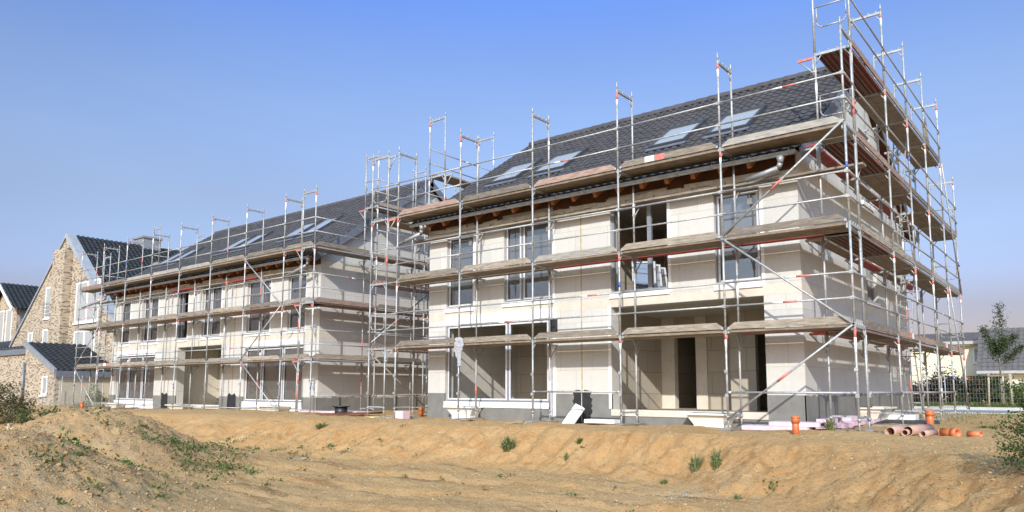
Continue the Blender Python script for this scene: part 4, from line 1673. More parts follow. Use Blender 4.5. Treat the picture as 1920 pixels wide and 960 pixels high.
pink_board((-1.72, 0.55, -0.055), 0.0, 1.35, 0.55, 0.09, 'pink foam board at the bottom of the pile by the house corner')
pink_board((-1.35, 0.62, 0.037), 0.03, 1.0, 0.5, 0.085, 'upper pink foam board of the pile by the house corner')
pink_board((-0.98, 0.42, -0.145), -0.05, 0.9, 0.5, 0.08, 'lowest pink foam board lying half in the sand by the corner')
yy = 1.2
for k in range(5):
    pink_board((-1.02, yy + 0.45, -0.05 if k % 2 else -0.03), R(90), 0.88, 0.30, 0.10,
               ['pink foam board lying nearest the house corner along the right gable', 'second pink foam board along the right gable from the corner',
                'third pink foam board along the right gable from the corner', 'fourth pink foam board along the right gable from the corner',
                'last pink foam board along the right gable beside the cream light well'][k])
    if k % 2 == 0 and k < 4:
        pink_board((-1.06, yy + 0.5, 0.075), R(90), 0.8, 0.22, 0.095,
                   'upper pink foam board stacked on the row beside the gable, %s' % ('near the corner' if k == 0 else 'near the middle'))
    yy += 0.92


def pipe_thing(p, q, ro, mat, label, collar=False, group='orange sewer pipes', name='sewer_pipe'):
    mb = MB()
    mb.pipe(p, q, ro, ro - 0.008, 24)
    if collar:
        d = (Vector(q) - Vector(p)).normalized()
        mb.pipe(Vector(q) - d * 0.13, Vector(q) + d * 0.003, ro + 0.012, ro - 0.001, 24)
        mb.pipe(Vector(q) - d * 0.035, Vector(q) - d * 0.01, ro + 0.02, ro + 0.011, 24)
    z = min(p[2], q[2])
    return single(mb, name, mat, label, 'pipe', ((p[0] + q[0]) / 2, (p[1] + q[1]) / 2, z - (0 if collar and p[2] < q[2] - 0.2 else ro * 0)), group)


pipe_thing((-0.93, -0.78, -0.2), (-0.93, -0.78, 0.24), 0.062, 'orange', 'orange pipe standing upright in front of the pink foam pile', True)
pipe_thing((0.31, 5.2, -0.25), (0.31, 5.2, 0.25), 0.085, 'orange', 'orange pipe standing upright behind the pile of pipes', True)
zg = lambda x, y: hz(x, y)


def lying(cx, cy, ang, ln, ro, mat, label, dz=0.0, group='pipes lying on the sand', collar=False):
    z = zg(cx, cy) + ro + dz - 0.015
    d = Vector((math.cos(ang), math.sin(ang), 0)) * ln / 2
    c = Vector((cx, cy, z))
    mb = MB()
    mb.pipe(c - d, c + d, ro, ro - 0.009, 24)
    if collar:
        e = d.normalized()
        mb.pipe(c + d - e * 0.1, c + d + e * 0.004, ro + 0.014, ro - 0.001, 24)
    single(mb, 'sewer_pipe', mat, label, 'pipe', (cx, cy, z - ro), group)


lying(0.60, 0.45, R(84), 1.15, 0.088, 'clay', 'wide dusty brown pipe at the left of the pile')
lying(0.90, 0.50, R(83), 1.2, 0.092, 'clay', 'wide dusty brown pipe in the middle of the pile')
lying(0.80, 0.0, R(92), 0.5, 0.058, 'clay', 'narrow dusty pipe lying between the two wide pipes')
lying(1.12, 0.18, R(80), 0.6, 0.06, 'clay', 'narrow dusty pipe at the right side of the pile')
lying(0.44, 0.38, R(96), 0.5, 0.05, 'clay', 'short thin pipe at the far left of the pile')
lying(0.35, 1.25, R(20), 0.34, 0.085, 'orange', 'short orange pipe piece behind the pile of brown pipes')
lying(1.13, 0.75, R(8), 0.24, 0.065, 'orange', 'short orange pipe sleeve beside the right end of the pile')
lying(1.47, 0.05, R(-28), 0.30, 0.075, 'orange', 'orange pipe piece with its open end towards the right', collar=True)
lying(1.82, 0.25, R(-20), 0.22, 0.06, 'orange', 'single orange pipe sleeve lying far right on the sand')

# dark sheet and boards behind the pipes
mb = MB()
mb.obox((-0.35, 5.75, -0.06), (0.75, 0.12, 0.0), (-0.1, 0.55, 0.02), (0, 0, 0.02))
single(mb, 'board', 'black', 'black sheet lying on the sand under the gable scaffold', 'board', (-0.35, 5.75, -0.08))
mb = MB()
mb.obox((-0.8, 7.0, 0.0), (0.5, 0.05, 0), (-0.05, 0.5, 0), (0, 0, 0.09))
single(mb, 'foam_slab', 'styro', 'stack of pale insulation slabs at the foot of the gable scaffold ladder', 'foam slab', (-0.8, 7.0, -0.09))

# between the houses
mb = MB()
for k in range(2):
    mb.obox((-15.6 - 0.3 * k, -0.62 + 0.55 * k, -0.14 + 0.05 * k), (1.9, 0.35, 0.03 + 0.05 * k), (-0.05, 0.30, 0), (0, 0, 0.012))
for k in range(34):
    t = -1.9 + 3.8 * k / 33
    for q in range(2):
        c = Vector((-15.6 - 0.3 * q + t, -0.62 + 0.55 * q + t * 0.18, -0.10 + 0.05 * q + t * (0.016 + 0.02 * q)))
        mb.tube(c + Vector((0.05, -0.32, 0)), c + Vector((-0.05, 0.32, 0)), 0.016, 5)
single(mb, 'steel_mesh', 'rust', 'rusty reinforcing steel lying between the two houses', 'steel mesh', (-15.7, -0.4, -0.2))
mb = MB()
mb.tube((-15.9, 0.45, -0.16), (-15.9, 0.45, 0.16), 0.20, 20, 0, 0.21)
mb.pipe((-15.9, 0.45, 0.155), (-15.9, 0.45, 0.185), 0.29, 0.2, 20)
single(mb, 'plastic_tub', 'black', 'black round plastic shaft cover standing between the houses', 'tub', (-15.9, 0.45, -0.16))
mb = MB()
mb.obox((-12.55, 0.05, -0.02), (0.14, 0.02, 0), (-0.01, 0.15, 0), (0, 0, 0.12))
mb.obox((-12.70, 0.0, 0.0), (0.014, 0.0, 0), (0, 0.06, 0), (0, 0, 0.1), 1)
single(mb, 'foam_board', ['pink', 'tar'], 'small pink foam block with black glue by the left corner of the near house', 'foam board', (-12.55, 0.05, -0.14), 'pink foam boards')
mb = MB()
mb.obox((-17.9, 1.25, -0.14), (0.9, 0.05, 0), (-0.02, 0.3, 0), (0, 0, 0.11))
single(mb, 'foam_board', ['pink', 'tar'], 'long pink foam board at the right corner of the far house', 'foam board', (-17.9, 1.25, -0.25), 'pink foam boards')
mb = MB()
mb.obox((-16.3, 1.15, -0.1), (0.7, 0.0, 0), (0, 0.3, 0), (0, 0, 0.1))
single(mb, 'foam_board', ['pink', 'tar'], 'pink foam board behind the black shaft cover between the houses', 'foam board', (-16.3, 1.15, -0.2), 'pink foam boards')
mb = MB()
mb.obox((-13.6, -0.25, -0.11), (0.3, 0.03, 0), (-0.02, 0.2, 0), (0, 0, 0.035))
single(mb, 'board', 'yellow', 'yellow board lying under the scaffold posts between the houses', 'board', (-13.6, -0.25, -0.15))
pipe_thing((-13.35, 1.6, -0.1), (-13.35, 1.6, 0.18), 0.07, 'orange', 'orange pipe stub standing between the houses', True)
pipe_thing((-37.2, 0.9, -0.35), (-37.2, 0.9, 0.1), 0.07, 'orange', 'orange pipe stub left of the far house', True)
# window sashes stored in the unglazed upper window
for k in range(3):
    root = thing('window_sash', ['loose window sash leaning in the open upper window, front one', 'loose window sash leaning in the open upper window, middle one',
                                 'loose window sash leaning in the open upper window, rear one'][k], 'window sash',
                 (-5.55 + 0.15 * k, 1.75 + 0.12 * k, 3.06), 'loose window sashes in the open upper window')
    o0 = Vector((-5.75 + 0.12 * k, 1.72 + 0.14 * k, 3.06))
    ax = Vector((0.96, 0.28, -0.06 - 0.03 * k)).normalized()
    az = Vector((-0.12 - 0.05 * k, 0.18, 0.95)).normalized()
    an = az.cross(ax).normalized()
    w_, h_ = 0.62, 1.0 - 0.05 * k
    mb = MB()
    t = 0.05
    c = o0 + ax * w_ / 2 + az * h_ / 2 + Vector((0, 0, 0.05))
    for s in (-1, 1):
        mb.obox(c + ax * s * (w_ / 2 - t / 2), ax * t / 2, an * 0.03, az * h_ / 2)
        mb.obox(c + az * s * (h_ / 2 - t / 2), ax * (w_ / 2 - t - 0.001), an * 0.03, az * t / 2)
    mb.build('sash_frame', 'box_grey', root)
    m2 = MB()
    m2.obox(c, ax * (w_ / 2 - t + 0.001), an * 0.006, az * (h_ / 2 - t + 0.001))
    m2.build('pane', 'glass', root)
# red lamp box and conduit by the first deck
mb = MB()
mb.box(-7.93, 1.02, 2.28, -7.74, 1.14, 2.62)
single(mb, 'junction_box', 'black', 'dark junction box on the front wall above the lowest deck', 'junction box', (-7.83, 1.08, 2.28))

# ------------------------------------------------------------------ neighbouring houses


def add_window(root, x0, x1, z0, z1, y, frame='white', split=True, sill=True, face='y'):
    """window standing in front of a wall plane by 2 cm with a proud frame and a dark pane behind"""
    def bx(mb, a0, b0, c0, a1, b1, c1):
        if face == 'y':
            mb.box(a0, y + b0, c0, a1, y + b1, c1)
        else:
            mb.box(y - b1, a0, c0, y - b0, a1, c1)
    f = 0.11
    mb = MB()
    bx(mb, x0, -0.03, z0, x0 + f, 0.05, z1)
    bx(mb, x1 - f, -0.03, z0, x1, 0.05, z1)
    bx(mb, x0 + f, -0.03, z0, x1 - f, 0.05, z0 + f)
    bx(mb, x0 + f, -0.03, z1 - f, x1 - f, 0.05, z1)
    if split:
        m = (x0 + x1) / 2
        bx(mb, m - 0.1, -0.03, z0 + f, m + 0.1, 0.05, z1 - f)
    w = mb.build('window', frame, root)
    m2 = MB()
    bx(m2, x0 + f - 0.01, -0.012, z0 + f - 0.01, x1 - f + 0.01, 0.03, z1 - f + 0.01)
    m2.build('pane', 'curtained', w)
    if sill:
        m3 = MB()
        bx(m3, x0 - 0.06, -0.12, z0 - 0.10, x1 + 0.06, 0.02, z0 - 0.003)
        m3.build('sill', 'white', w)
    return w


# brick house with the big gable, left of the far house
bh = thing('brick_house', 'brick house with tall pointed gable and black tiled roof behind the far scaffold', 'house', (-54.5, 14, -0.6))
GY0, AX, AZ, SL = 6.0, -54.6, 11.75, 0.79
mb = MB()
xl, xr = -66.0, -44.6
mb.prism([(xl, GY0, -0.8), (xr, GY0, -0.8), (xr, GY0, AZ - SL * (xr - AX)), (AX, GY0, AZ), (xl, GY0, AZ - SL * (AX - xl))], (0, 18, 0))
mb.box(-55.5, GY0 - 0.55, -0.8, -53.4, GY0 - 0.003, AZ - 1.05)
mb.build('wall', 'brick', bh)
pb = math.atan(SL)
Lr = (xr + 0.3 - AX) / math.cos(pb)
for sgn in (1, -1):
    # tiled slopes run along Y: build with the helper for X-running roofs, then turn the part
    o = tile_sheet('roof_slope', 0.0, 18.2, 0.0, 0.0, Lr if sgn > 0 else (AX - xl + 0.3) / math.cos(pb), pb, 1, 'tile_black', bh, tile_w=0.34, row=0.4, amp=0.05)
    me = o.data
    xe = xr + 0.3 if sgn > 0 else xl - 0.3
    ze_ = AZ + 0.16 - SL * abs(xe - AX)
    co = np.empty(len(me.vertices) * 3, dtype=np.float32)
    me.vertices.foreach_get('co', co)
    co = co.reshape(-1, 3) + np.array(bh.location)
    new = np.stack([xe - sgn * co[:, 1], GY0 + 0.35 + co[:, 0], ze_ + co[:, 2]], -1) - np.array(bh.location)
    me.vertices.foreach_set('co', new.astype(np.float32).ravel())
    if sgn > 0:
        me.flip_normals()
    me.update()
mb = MB()
for sgn, xe in ((1, xr + 0.2), (-1, xl - 0.2)):
    d = Vector((sgn, 0, -SL)).normalized()
    ln = abs(xe - AX) * math.sqrt(1 + SL * SL)
    n_ = Vector((sgn * SL, 0, 1)).normalized()
    mb.obox(Vector((AX, GY0 + 0.10, AZ)) + d * ln / 2 + n_ * 0.12, d * ln / 2, (0, (0.30 if sgn > 0 else 0.2) * sgn, 0), n_ * (0.17 if sgn > 0 else 0.07))
mb.build('coping', 'coping', bh)
mb = MB()
mb.box(AX - 1.2, 11.2, AZ - 1.2, AX + 0.4, 12.6, AZ + 0.7)
mb.box(AX - 1.3, 11.1, AZ + 0.703, AX + 0.5, 12.7, AZ + 0.85)
mb.build('chimney', 'zinc', bh)
add_window(bh, -57.95, -55.75, 5.9, 8.25, GY0)
mb = MB()
for k in range(4):
    mb.tube((-58.1, GY0 - 0.15, 6.2 + 0.28 * k), (-55.6, GY0 - 0.15, 6.2 + 0.28 * k), 0.025, 6)
mb.build('railing', 'galv_dull', bh)
add_window(bh, -58.0, -55.9, 3.4, 5.1, GY0)
add_window(bh, -60.9, -60.0, 3.6, 5.0, GY0, split=False)
add_window(bh, -52.4, -48.6, 5.25, 8.1, GY0)
add_window(bh, -52.3, -48.9, 3.0, 4.7, GY0)
# lean-to in front of the gable
ext = thing('brick_annex', 'low brick annex with black lean-to roof and zinc edge below the tall gable', 'annex', (-47.8, 4.2, -0.6))
mb = MB()
EX0, EX1, EY0, EY1 = -50.4, -45.34, 2.5, 5.42
mb.prism([(EX0, EY0, -0.8), (EX1, EY0, -0.8), (EX1, EY0, 1.75), (EX0, EY0, 3.55)], (0, EY1 - EY0, 0))
mb.build('wall', 'brick', ext)
mb = MB()
mb.box(EX1 + 0.004, EY0 + 0.25, -0.8, EX1 + 0.06, 9.6, 1.42)
mb.box(EX1 - 3.0, EY1 + 0.6, -0.8, EX1 + 0.003, 9.6, 1.40)
mb.build('side_wall', 'render_beige', ext)
pe = math.atan(1.80 / (EX1 - EX0))
o = tile_sheet('roof_slope', 0.0, 7.2, 0.0, 0.0, (EX1 - EX0 + 0.3) / math.cos(pe), pe, 1, 'tile_black', ext, tile_w=0.36, row=0.42, amp=0.05)
me = o.data
co = np.empty(len(me.vertices) * 3, dtype=np.float32)
me.vertices.foreach_get('co', co)
co = co.reshape(-1, 3) + np.array(ext.location)
new = np.stack([EX1 + 0.3 - co[:, 1], EY0 - 0.05 + co[:, 0], 1.80 + co[:, 2]], -1) - np.array(ext.location)
me.vertices.foreach_set('co', new.astype(np.float32).ravel())
me.flip_normals()
me.update()
mb = MB()
mb.box(EX1 + 0.065, EY0 - 0.1, 1.43, EX1 + 0.36, 9.7, 1.80)
mb.build('fascia', 'zinc_dark', ext)
mb = MB()
d = Vector((EX0 - EX1, 0, 1.80)).normalized()
mb.obox(Vector(((EX0 + EX1) / 2 + 0.15, EY0 - 0.09, 2.66)), d * 2.75, (0, -0.07, 0), Vector((1.8, 0, EX1 - EX0)).normalized() * 0.17)
mb.build('verge_board', 'zinc', ext)
add_window(ext, -47.35, -46.5, 0.35, 1.5, EY0, split=False)
mb = MB()
mb.tube((EX0 + 0.2, EY0 - 0.12, -0.7), (EX0 + 0.2, EY0 - 0.12, 2.4), 0.07, 8)
mb.build('downpipe', 'zinc_dark', ext)
wl = thing('brick_wing', 'flat brick wing with grey fascia at the far left edge', 'building', (-56.5, 4, -0.6))
mb = MB()
mb.box(-68, 2.75, -0.9, EX0 - 0.01, 5.4, 2.95)
mb.build('wall', 'brick', wl)
mb = MB()
mb.box(-68, 2.6, 2.953, EX0 - 0.05, 5.4, 3.32)
mb.build('fascia', 'zinc_dark', wl)
mb = MB()
for k in range(28):
    mb.tube((-67.8 + 0.62 * k, 2.65, 3.36), (-67.8 + 0.62 * k, 5.3, 3.62), 0.16, 8)
mb.build('roof_tiles', 'tile_black', wl)
# house with the dormer gable farther left
dh = thing('brick_house', 'small brick gable with black roof at the left edge of the photo', 'house', (-75, 14, 2))
mb = MB()
mb.prism([(-79.3, 9, 1.5), (-73.3, 9, 1.5), (-73.3, 9, 8.35), (-76.3, 9, 10.35), (-79.3, 9, 8.35)], (0, 9, 0))
mb.build('wall', 'brick', dh)
mb = MB()
mb.box(-73.295, 9.2, 1.5, -73.1, 18, 8.2)
mb.build('side_cladding', 'zinc', dh)
for sgn in (1, -1):
    pd = math.atan(2.0 / 3.0)
    o = tile_sheet('roof_slope', 0.0, 10.0, 0.0, 0.0, 3.9 / math.cos(pd), pd, 1, 'tile_black', dh, tile_w=0.38, row=0.42, amp=0.05)
    me = o.data
    co = np.empty(len(me.vertices) * 3, dtype=np.float32)
    me.vertices.foreach_get('co', co)
    co = co.reshape(-1, 3) + np.array(dh.location)
    new = np.stack([-76.3 + sgn * (3.9 - co[:, 1]), 8.3 + co[:, 0], 7.95 + co[:, 2]], -1) - np.array(dh.location)
    me.vertices.foreach_set('co', new.astype(np.float32).ravel())
    if sgn > 0:
        me.flip_normals()
    me.update()
    m2 = MB()
    d = Vector((sgn, 0, -2 / 3)).normalized()
    m2.obox(Vector((-76.3, 8.35, 10.50)) + d * 2.35 - Vector((0, 0, 0.12)), d * 2.3, (0, 0.06 * sgn, 0), Vector((sgn * 2 / 3, 0, 1)).normalized() * 0.16)
    m2.build('verge_board', 'white', dh)
add_window(dh, -78.0, -76.5, 4.9, 8.0, 9.0, split=False)
add_window(dh, -75.9, -74.4, 4.9, 8.0, 9.0, split=False)
mb = MB()
mb.prism([(-80, 7.6, 3.9), (-80, 9.9, 5.6), (-80, 9.9, 5.75), (-80, 7.6, 4.05)], (9.5, 0, 0))
mb.build('lower_roof', 'tile_black', dh)
dish = thing('satellite_dish', 'dark satellite dish in front of the small brick gable at the left edge', 'satellite dish', (-70.6, 6.2, 3.5))
mb = MB()
cd = Vector((-71.0, 6.0, 4.9))
ax = Vector((0.75, -0.65, 0.15)).normalized()
s1 = ax.orthogonal().normalized()
s2 = ax.cross(s1)
b0 = len(mb.v)
mb.v.append(tuple(cd - ax * 0.22))
for rr, dd in ((0.55, -0.14), (1.0, 0.02)):
    for k in range(20):
        t = 2 * math.pi * k / 20
        mb.v.append(tuple(cd + ax * dd + (s1 * math.cos(t) + s2 * math.sin(t)) * rr))
for k in range(20):
    j = (k + 1) % 20
    mb.face([b0, b0 + 1 + k, b0 + 1 + j], 0, True)
    mb.face([b0 + 1 + k, b0 + 21 + k, b0 + 21 + j, b0 + 1 + j], 0, True)
mb.build('reflector', 'black', dish)
mb = MB()
mb.tube((-70.6, 6.2, 3.5), cd - ax * 0.2, 0.06, 8)
mb.build('mast', 'galv_dull', dish)

# cream houses beyond the road on the right
rh = thing('cream_house', 'cream rendered house with wide dark roof beyond the road', 'house', (-3, 62, 0))
mb = MB()
mb.prism([(-24, 58, -0.2), (10, 58, -0.2), (10, 58, 4.75), (-24, 58, 4.75)], (0, 9.0, 0))
mb.build('wall', 'render_cream', rh)
o = tile_sheet('roof_slope', -24.5, 10.5, 57.4, 4.85, 4.6 / math.cos(0.26), 0.22, 1, 'tile_far', rh, tile_w=0.4, row=0.4, amp=0.012)
mb = MB()
mb.box(-24.5, 57.3, 4.6, 10.5, 57.42, 4.85)
mb.build('gutter', 'galv_dull', rh)
add_window(rh, -5.05, -3.4, 3.05, 4.35, 58, split=False)
rh2 = thing('cream_house', 'lower cream house with steep grey tiled roof behind the young tree', 'house', (3, 55, 0))
mb = MB()
mb.box(-3.5, 54.4, -0.2, 14, 57.9, 2.2)
mb.build('wall', 'render_cream', rh2)
o = tile_sheet('roof_slope', -4.35, 15, 53.7, 2.28, 4.6, 0.86, 1, 'tile_far', rh2, tile_w=0.4, row=0.4, amp=0.02)
mb = MB()
mb.box(-4.35, 53.6, 2.05, 15, 53.72, 2.27)
mb.build('gutter', 'galv', rh2)
mb = MB()
mb.box(-5.2, 54.6, -0.2, -3.6, 54.75, 1.9)
mb.build('side_door', 'soffit', rh2)

# ------------------------------------------------------------------ vegetation


def leaves(name, centers, mat, parent=None, size=(0.05, 0.09), up=0.3, aspect=0.55, off=(0, 0, 0), r=None):
    """one quad per leaf, folded along random directions"""
    g = r or rng
    c = np.asarray(centers, dtype=float)
    n = len(c)
    d = g.normal(size=(n, 3))
    d[:, 2] = d[:, 2] * 0.7 + up
    d /= np.linalg.norm(d, axis=1)[:, None]
    a = g.normal(size=(n, 3))
    s = np.cross(d, a)
    s /= np.linalg.norm(s, axis=1)[:, None]
    nn = np.cross(d, s)
    L = g.uniform(size[0], size[1], n)[:, None]
    w = L * aspect * 0.5
    v = np.stack([c, c + d * L * 0.5 + s * w + nn * L * 0.08, c + d * L, c + d * L * 0.5 - s * w + nn * L * 0.08], 1).reshape(-1, 3)
    f = np.arange(4 * n).reshape(n, 4)
    return np_mesh(name, v - np.array(off), f, mat, parent, False, (0, 0, 0) if parent is not None else off)


def bush(name, label, x, y, z, blobs, nleaf, mat, size, group=None, cat='bush', stems=7, hgt=None, up=0.35):
    """blobs: list of (dx, dy, dz, rx, ry, rz)"""
    root = thing(name, label, cat, (x, y, z), group)
    pts = []
    tot = sum(b[3] * b[4] * b[5] for b in blobs)
    for (dx, dy, dz, rx, ry, rz) in blobs:
        k = max(8, int(nleaf * rx * ry * rz / tot))
        nsub = max(3, k // 30)
        sub = rng.normal(size=(nsub, 3))
        sub /= np.linalg.norm(sub, axis=1)[:, None]
        sub *= rng.uniform(0.25, 1.0, nsub)[:, None] ** 0.5
        p = sub[rng.integers(0, nsub, k)] + rng.normal(0, 0.17, (k, 3))
        p = p * np.array([rx, ry, rz]) + np.array([dx, dy, dz])
        p = p[p[:, 2] > 0.01]
        pts.append(p)
    pts = np.concatenate(pts)
    leaves('foliage', pts + np.array([x, y, z]), mat, root, size, up, off=(x, y, z))
    mb = MB()
    for k in range(stems):
        p = pts[rng.integers(0, len(pts))]
        b = Vector((x + rnd.uniform(-0.05, 0.05), y + rnd.uniform(-0.05, 0.05), z - 0.05))
        m_ = Vector((x + p[0] * 0.4, y + p[1] * 0.4, z + p[2] * 0.5))
        e = Vector((x + p[0], y + p[1], z + p[2]))
        t = 0.006 + 0.012 * max(b_[5] for b_ in blobs)
        mb.tube(b, m_, t, 5, 0, t * 0.7)
        mb.tube(m_, e, t * 0.7, 5, 0, t * 0.3)
    mb.build('stem', 'bark', root)
    return root


def grassy(name, label, x, y, h, w, n, mat, group):
    """tuft of narrow blades and small leaves"""
    z = hz(x, y) - 0.02
    V, F = [], []
    for k in range(n):
        a = rnd.uniform(0, 2 * math.pi)
        lean = rnd.uniform(0.1, 1.0) * w
        hh = h * rnd.uniform(0.45, 1.0)
        bx, by = rnd.uniform(-0.3, 0.3) * w, rnd.uniform(-0.3, 0.3) * w
        t = 0.006 + 0.005 * rnd.random()
        px, py = -math.sin(a) * t, math.cos(a) * t
        b = len(V)
        mx, my = bx + math.cos(a) * lean * 0.45, by + math.sin(a) * lean * 0.45
        ex, ey = bx + math.cos(a) * lean, by + math.sin(a) * lean
        V += [(bx - px, by - py, 0), (bx + px, by + py, 0), (mx + px, my + py, hh * 0.65), (mx - px, my - py, hh * 0.65),
              (ex + px * 0.2, ey + py * 0.2, hh), (ex - px * 0.2, ey - py * 0.2, hh)]
        F += [(b, b + 1, b + 2, b + 3), (b + 3, b + 2, b + 4, b + 5)]
        for q in range(2):
            s = rnd.uniform(0.3, 1)
            cx, cy, cz = mx * s, my * s, hh * 0.65 * s
            l = h * 0.16
            d1 = Vector((rnd.gauss(0, 1), rnd.gauss(0, 1), 0.5)).normalized() * l
            d2 = d1.orthogonal().normalized() * l * 0.3
            b = len(V)
            V += [(cx, cy, cz), (cx + d1.x / 2 + d2.x, cy + d1.y / 2 + d2.y, cz + d1.z / 2 + d2.z), (cx + d1.x, cy + d1.y, cz + d1.z),
                  (cx + d1.x / 2 - d2.x, cy + d1.y / 2 - d2.y, cz + d1.z / 2 - d2.z)]
            F.append((b, b + 1, b + 2, b + 3))
    o = np_mesh(name, V, F, mat, None, False, (x, y, z))
    return tag(o, label, 'weed', group)


WG = 'weeds on the sand bank'
grassy('weed', 'round yellow-green tuft on the middle of the sand bank', -6.5, -2.5, 0.34, 0.26, 170, 'leaf_pale', WG)
grassy('weed', 'thin dry sprig below and right of the round tuft', -4.95, -2.55, 0.2, 0.10, 26, 'leaf_pale', WG)
grassy('weed', 'small dark green sprig near the crest left of the hollow', -4.95, -2.05, 0.15, 0.12, 40, 'leaf', WG)
grassy('weed', 'tall thin weed standing on the bank below the white light well', -1.65, -2.8, 0.42, 0.16, 70, 'leaf_pale', WG)
grassy('weed', 'loose leafy weed beside the tall thin one on the bank', -2.06, -2.72, 0.34, 0.2, 90, 'leaf_pale', WG)
grassy('weed', 'bright tuft at the foot of the bank on the gravel edge', -2.47, -3.14, 0.12, 0.1, 50, 'leaf_pale', WG)
grassy('weed', 'tiny bright tuft in front of the grey gravel patch', -0.65, -4.35, 0.1, 0.12, 40, 'leaf_pale', WG)
grassy('weed', 'low green tuft on the crest between the two houses', -13.0, -2.5, 0.22, 0.34, 90, 'leaf_pale', WG)
grassy('weed', 'grass tuft between the corner scaffold posts by the pink foam', -0.72, 0.7, 0.3, 0.22, 80, 'leaf_pale', WG)
grassy('weed', 'flat grass tuft on the sand far right of the pipes', 1.6, 4.2, 0.1, 0.4, 80, 'leaf_pale', WG)
bush('bush', 'leafy green bush cut by the right edge of the photo', 3.06, -5.2, hz(3.06, -5.2) - 0.02,
     [(0, 0, 0.30, 0.34, 0.36, 0.36), (0.1, 0.1, 0.62, 0.30, 0.32, 0.30), (-0.12, 0.0, 0.86, 0.16, 0.2, 0.2), (0.1, 0.3, 0.3, 0.3, 0.3, 0.3)],
     6500, 'leaf_bush', (0.02, 0.045), 'bushes at the site edges')
bush('bush', 'dark brownish bush in front of the brick wing at the left edge', -33.9, -3.4, -0.75,
     [(0, 0, 0.5, 1.2, 1.0, 0.6), (-1.5, 0.4, 0.9, 1.2, 1.0, 0.8), (1.2, -0.3, 0.3, 0.9, 0.8, 0.35)],
     3000, 'leaf_brown', (0.07, 0.14), 'bushes at the site edges')
bush('bush', 'low dark green bush to the right of the brown one', -31.6, -3.0, -0.75,
     [(0, 0, 0.35, 1.3, 0.8, 0.45), (1.2, 0.3, 0.25, 0.9, 0.7, 0.3)], 1100, 'leaf_dark', (0.08, 0.16), 'bushes at the site edges')
bush('bush', 'pale grey-green shrub before the beige annex wall', -39.6, 2.4, -0.55,
     [(0, 0, 0.7, 0.6, 0.5, 0.7), (0.9, 0, 0.45, 0.6, 0.5, 0.45), (-1.0, -0.2, 0.3, 0.6, 0.5, 0.3)], 900, 'leaf_pale', (0.08, 0.16), 'bushes at the site edges', up=0.8)

# weeds scattered over the spoil heaps: ground cover
pts = []
clusters = []
for k in range(75):
    if rnd.random() < 0.62:
        x, y = -12.7 + rnd.gauss(0.9, 1.5), -8.5 + rnd.gauss(0.6, 1.3)
    else:
        x, y = -7.75 + rnd.gauss(0.5, 1.2), -11.6 + rnd.gauss(0.4, 1.0)
    clusters.append((x, y, rnd.uniform(0.04, 0.16)))
for k in range(55):   # thicker growth at the right foot of the rear heap and in the fold between the heaps
    t = rnd.random()
    if rnd.random() < 0.6:
        x, y = -10.6 + rnd.gauss(0, 0.7) + t * 1.3, -7.3 + rnd.gauss(0, 0.45) - t * 0.4
    else:
        x, y = -8.6 + rnd.gauss(0, 1.0), -9.7 + rnd.gauss(0, 0.35)
    clusters.append((x, y, rnd.uniform(0.05, 0.18)))
for k in range(28):
    clusters.append((rnd.uniform(-14, 3), rnd.uniform(-8, -2.2), rnd.uniform(0.03, 0.07)))
for k in range(26):
    clusters.append((rnd.uniform(-16, -10), rnd.uniform(-4.4, -3.2), rnd.uniform(0.04, 0.1)))
cx_ = np.array([c[0] for c in clusters])
cy_ = np.array([c[1] for c in clusters])
for (x, y, r_), in zip(clusters):
    k = int(10 + r_ * 200)
    p = rng.normal(0, 1, (k, 3)) * np.array([r_, r_, r_ * 0.45])
    p[:, 2] = np.abs(p[:, 2])
    px, py = x + p[:, 0], y + p[:, 1]
    pts.append(np.stack([px, py, height(px, py) + p[:, 2] - 0.01], -1))
dry = [p for k, p in enumerate(pts) if k % 5 in (1, 3)]
green = [p for k, p in enumerate(pts) if k % 5 not in (1, 3)]
do = leaves('dry_weeds', np.concatenate(dry), 'leaf_dry', None, (0.025, 0.075), 0.5, 0.3)
tag(do, 'withered brown weeds between the green ones on the sand heaps', 'weeds', kind='stuff')
wo = leaves('weeds', np.concatenate(green), 'leaf', None, (0.03, 0.085), 0.3)
tag(wo, 'low green weeds sprouting over the sand heaps', 'weeds', kind='stuff')

# clods and pebbles


def lumps(name, P, S, mat, label, seed):
    g = np.random.default_rng(seed)
    t = (1 + 5 ** 0.5) / 2
    ico = np.array([(-1, t, 0), (1, t, 0), (-1, -t, 0), (1, -t, 0), (0, -1, t), (0, 1, t), (0, -1, -t), (0, 1, -t), (t, 0, -1), (t, 0, 1), (-t, 0, -1), (-t, 0, 1)]) / 1.9
    fi = np.array([(0, 11, 5), (0, 5, 1), (0, 1, 7), (0, 7, 10), (0, 10, 11), (1, 5, 9), (5, 11, 4), (11, 10, 2), (10, 7, 6), (7, 1, 8), (3, 9, 4), (3, 4, 2), (3, 2, 6),
                   (3, 6, 8), (3, 8, 9), (4, 9, 5), (2, 4, 11), (6, 2, 10), (8, 6, 7), (9, 8, 1)])
    n = len(P)
    v = ico[None] * g.uniform(0.6, 1.25, (n, 12, 1)) * S[:, None, None] * np.array([1, 1, 0.7])
    ang = g.uniform(0, 6.28, n)
    ca, sa = np.cos(ang)[:, None], np.sin(ang)[:, None]
    v = np.stack([v[..., 0] * ca - v[..., 1] * sa, v[..., 0] * sa + v[..., 1] * ca, v[..., 2]], -1) + P[:, None]
    f = (fi[None] + 12 * np.arange(n)[:, None, None]).reshape(-1, 3)
    o = np_mesh(name, v.reshape(-1, 3), f, mat)
    return tag(o, label, 'ground litter', kind='stuff')


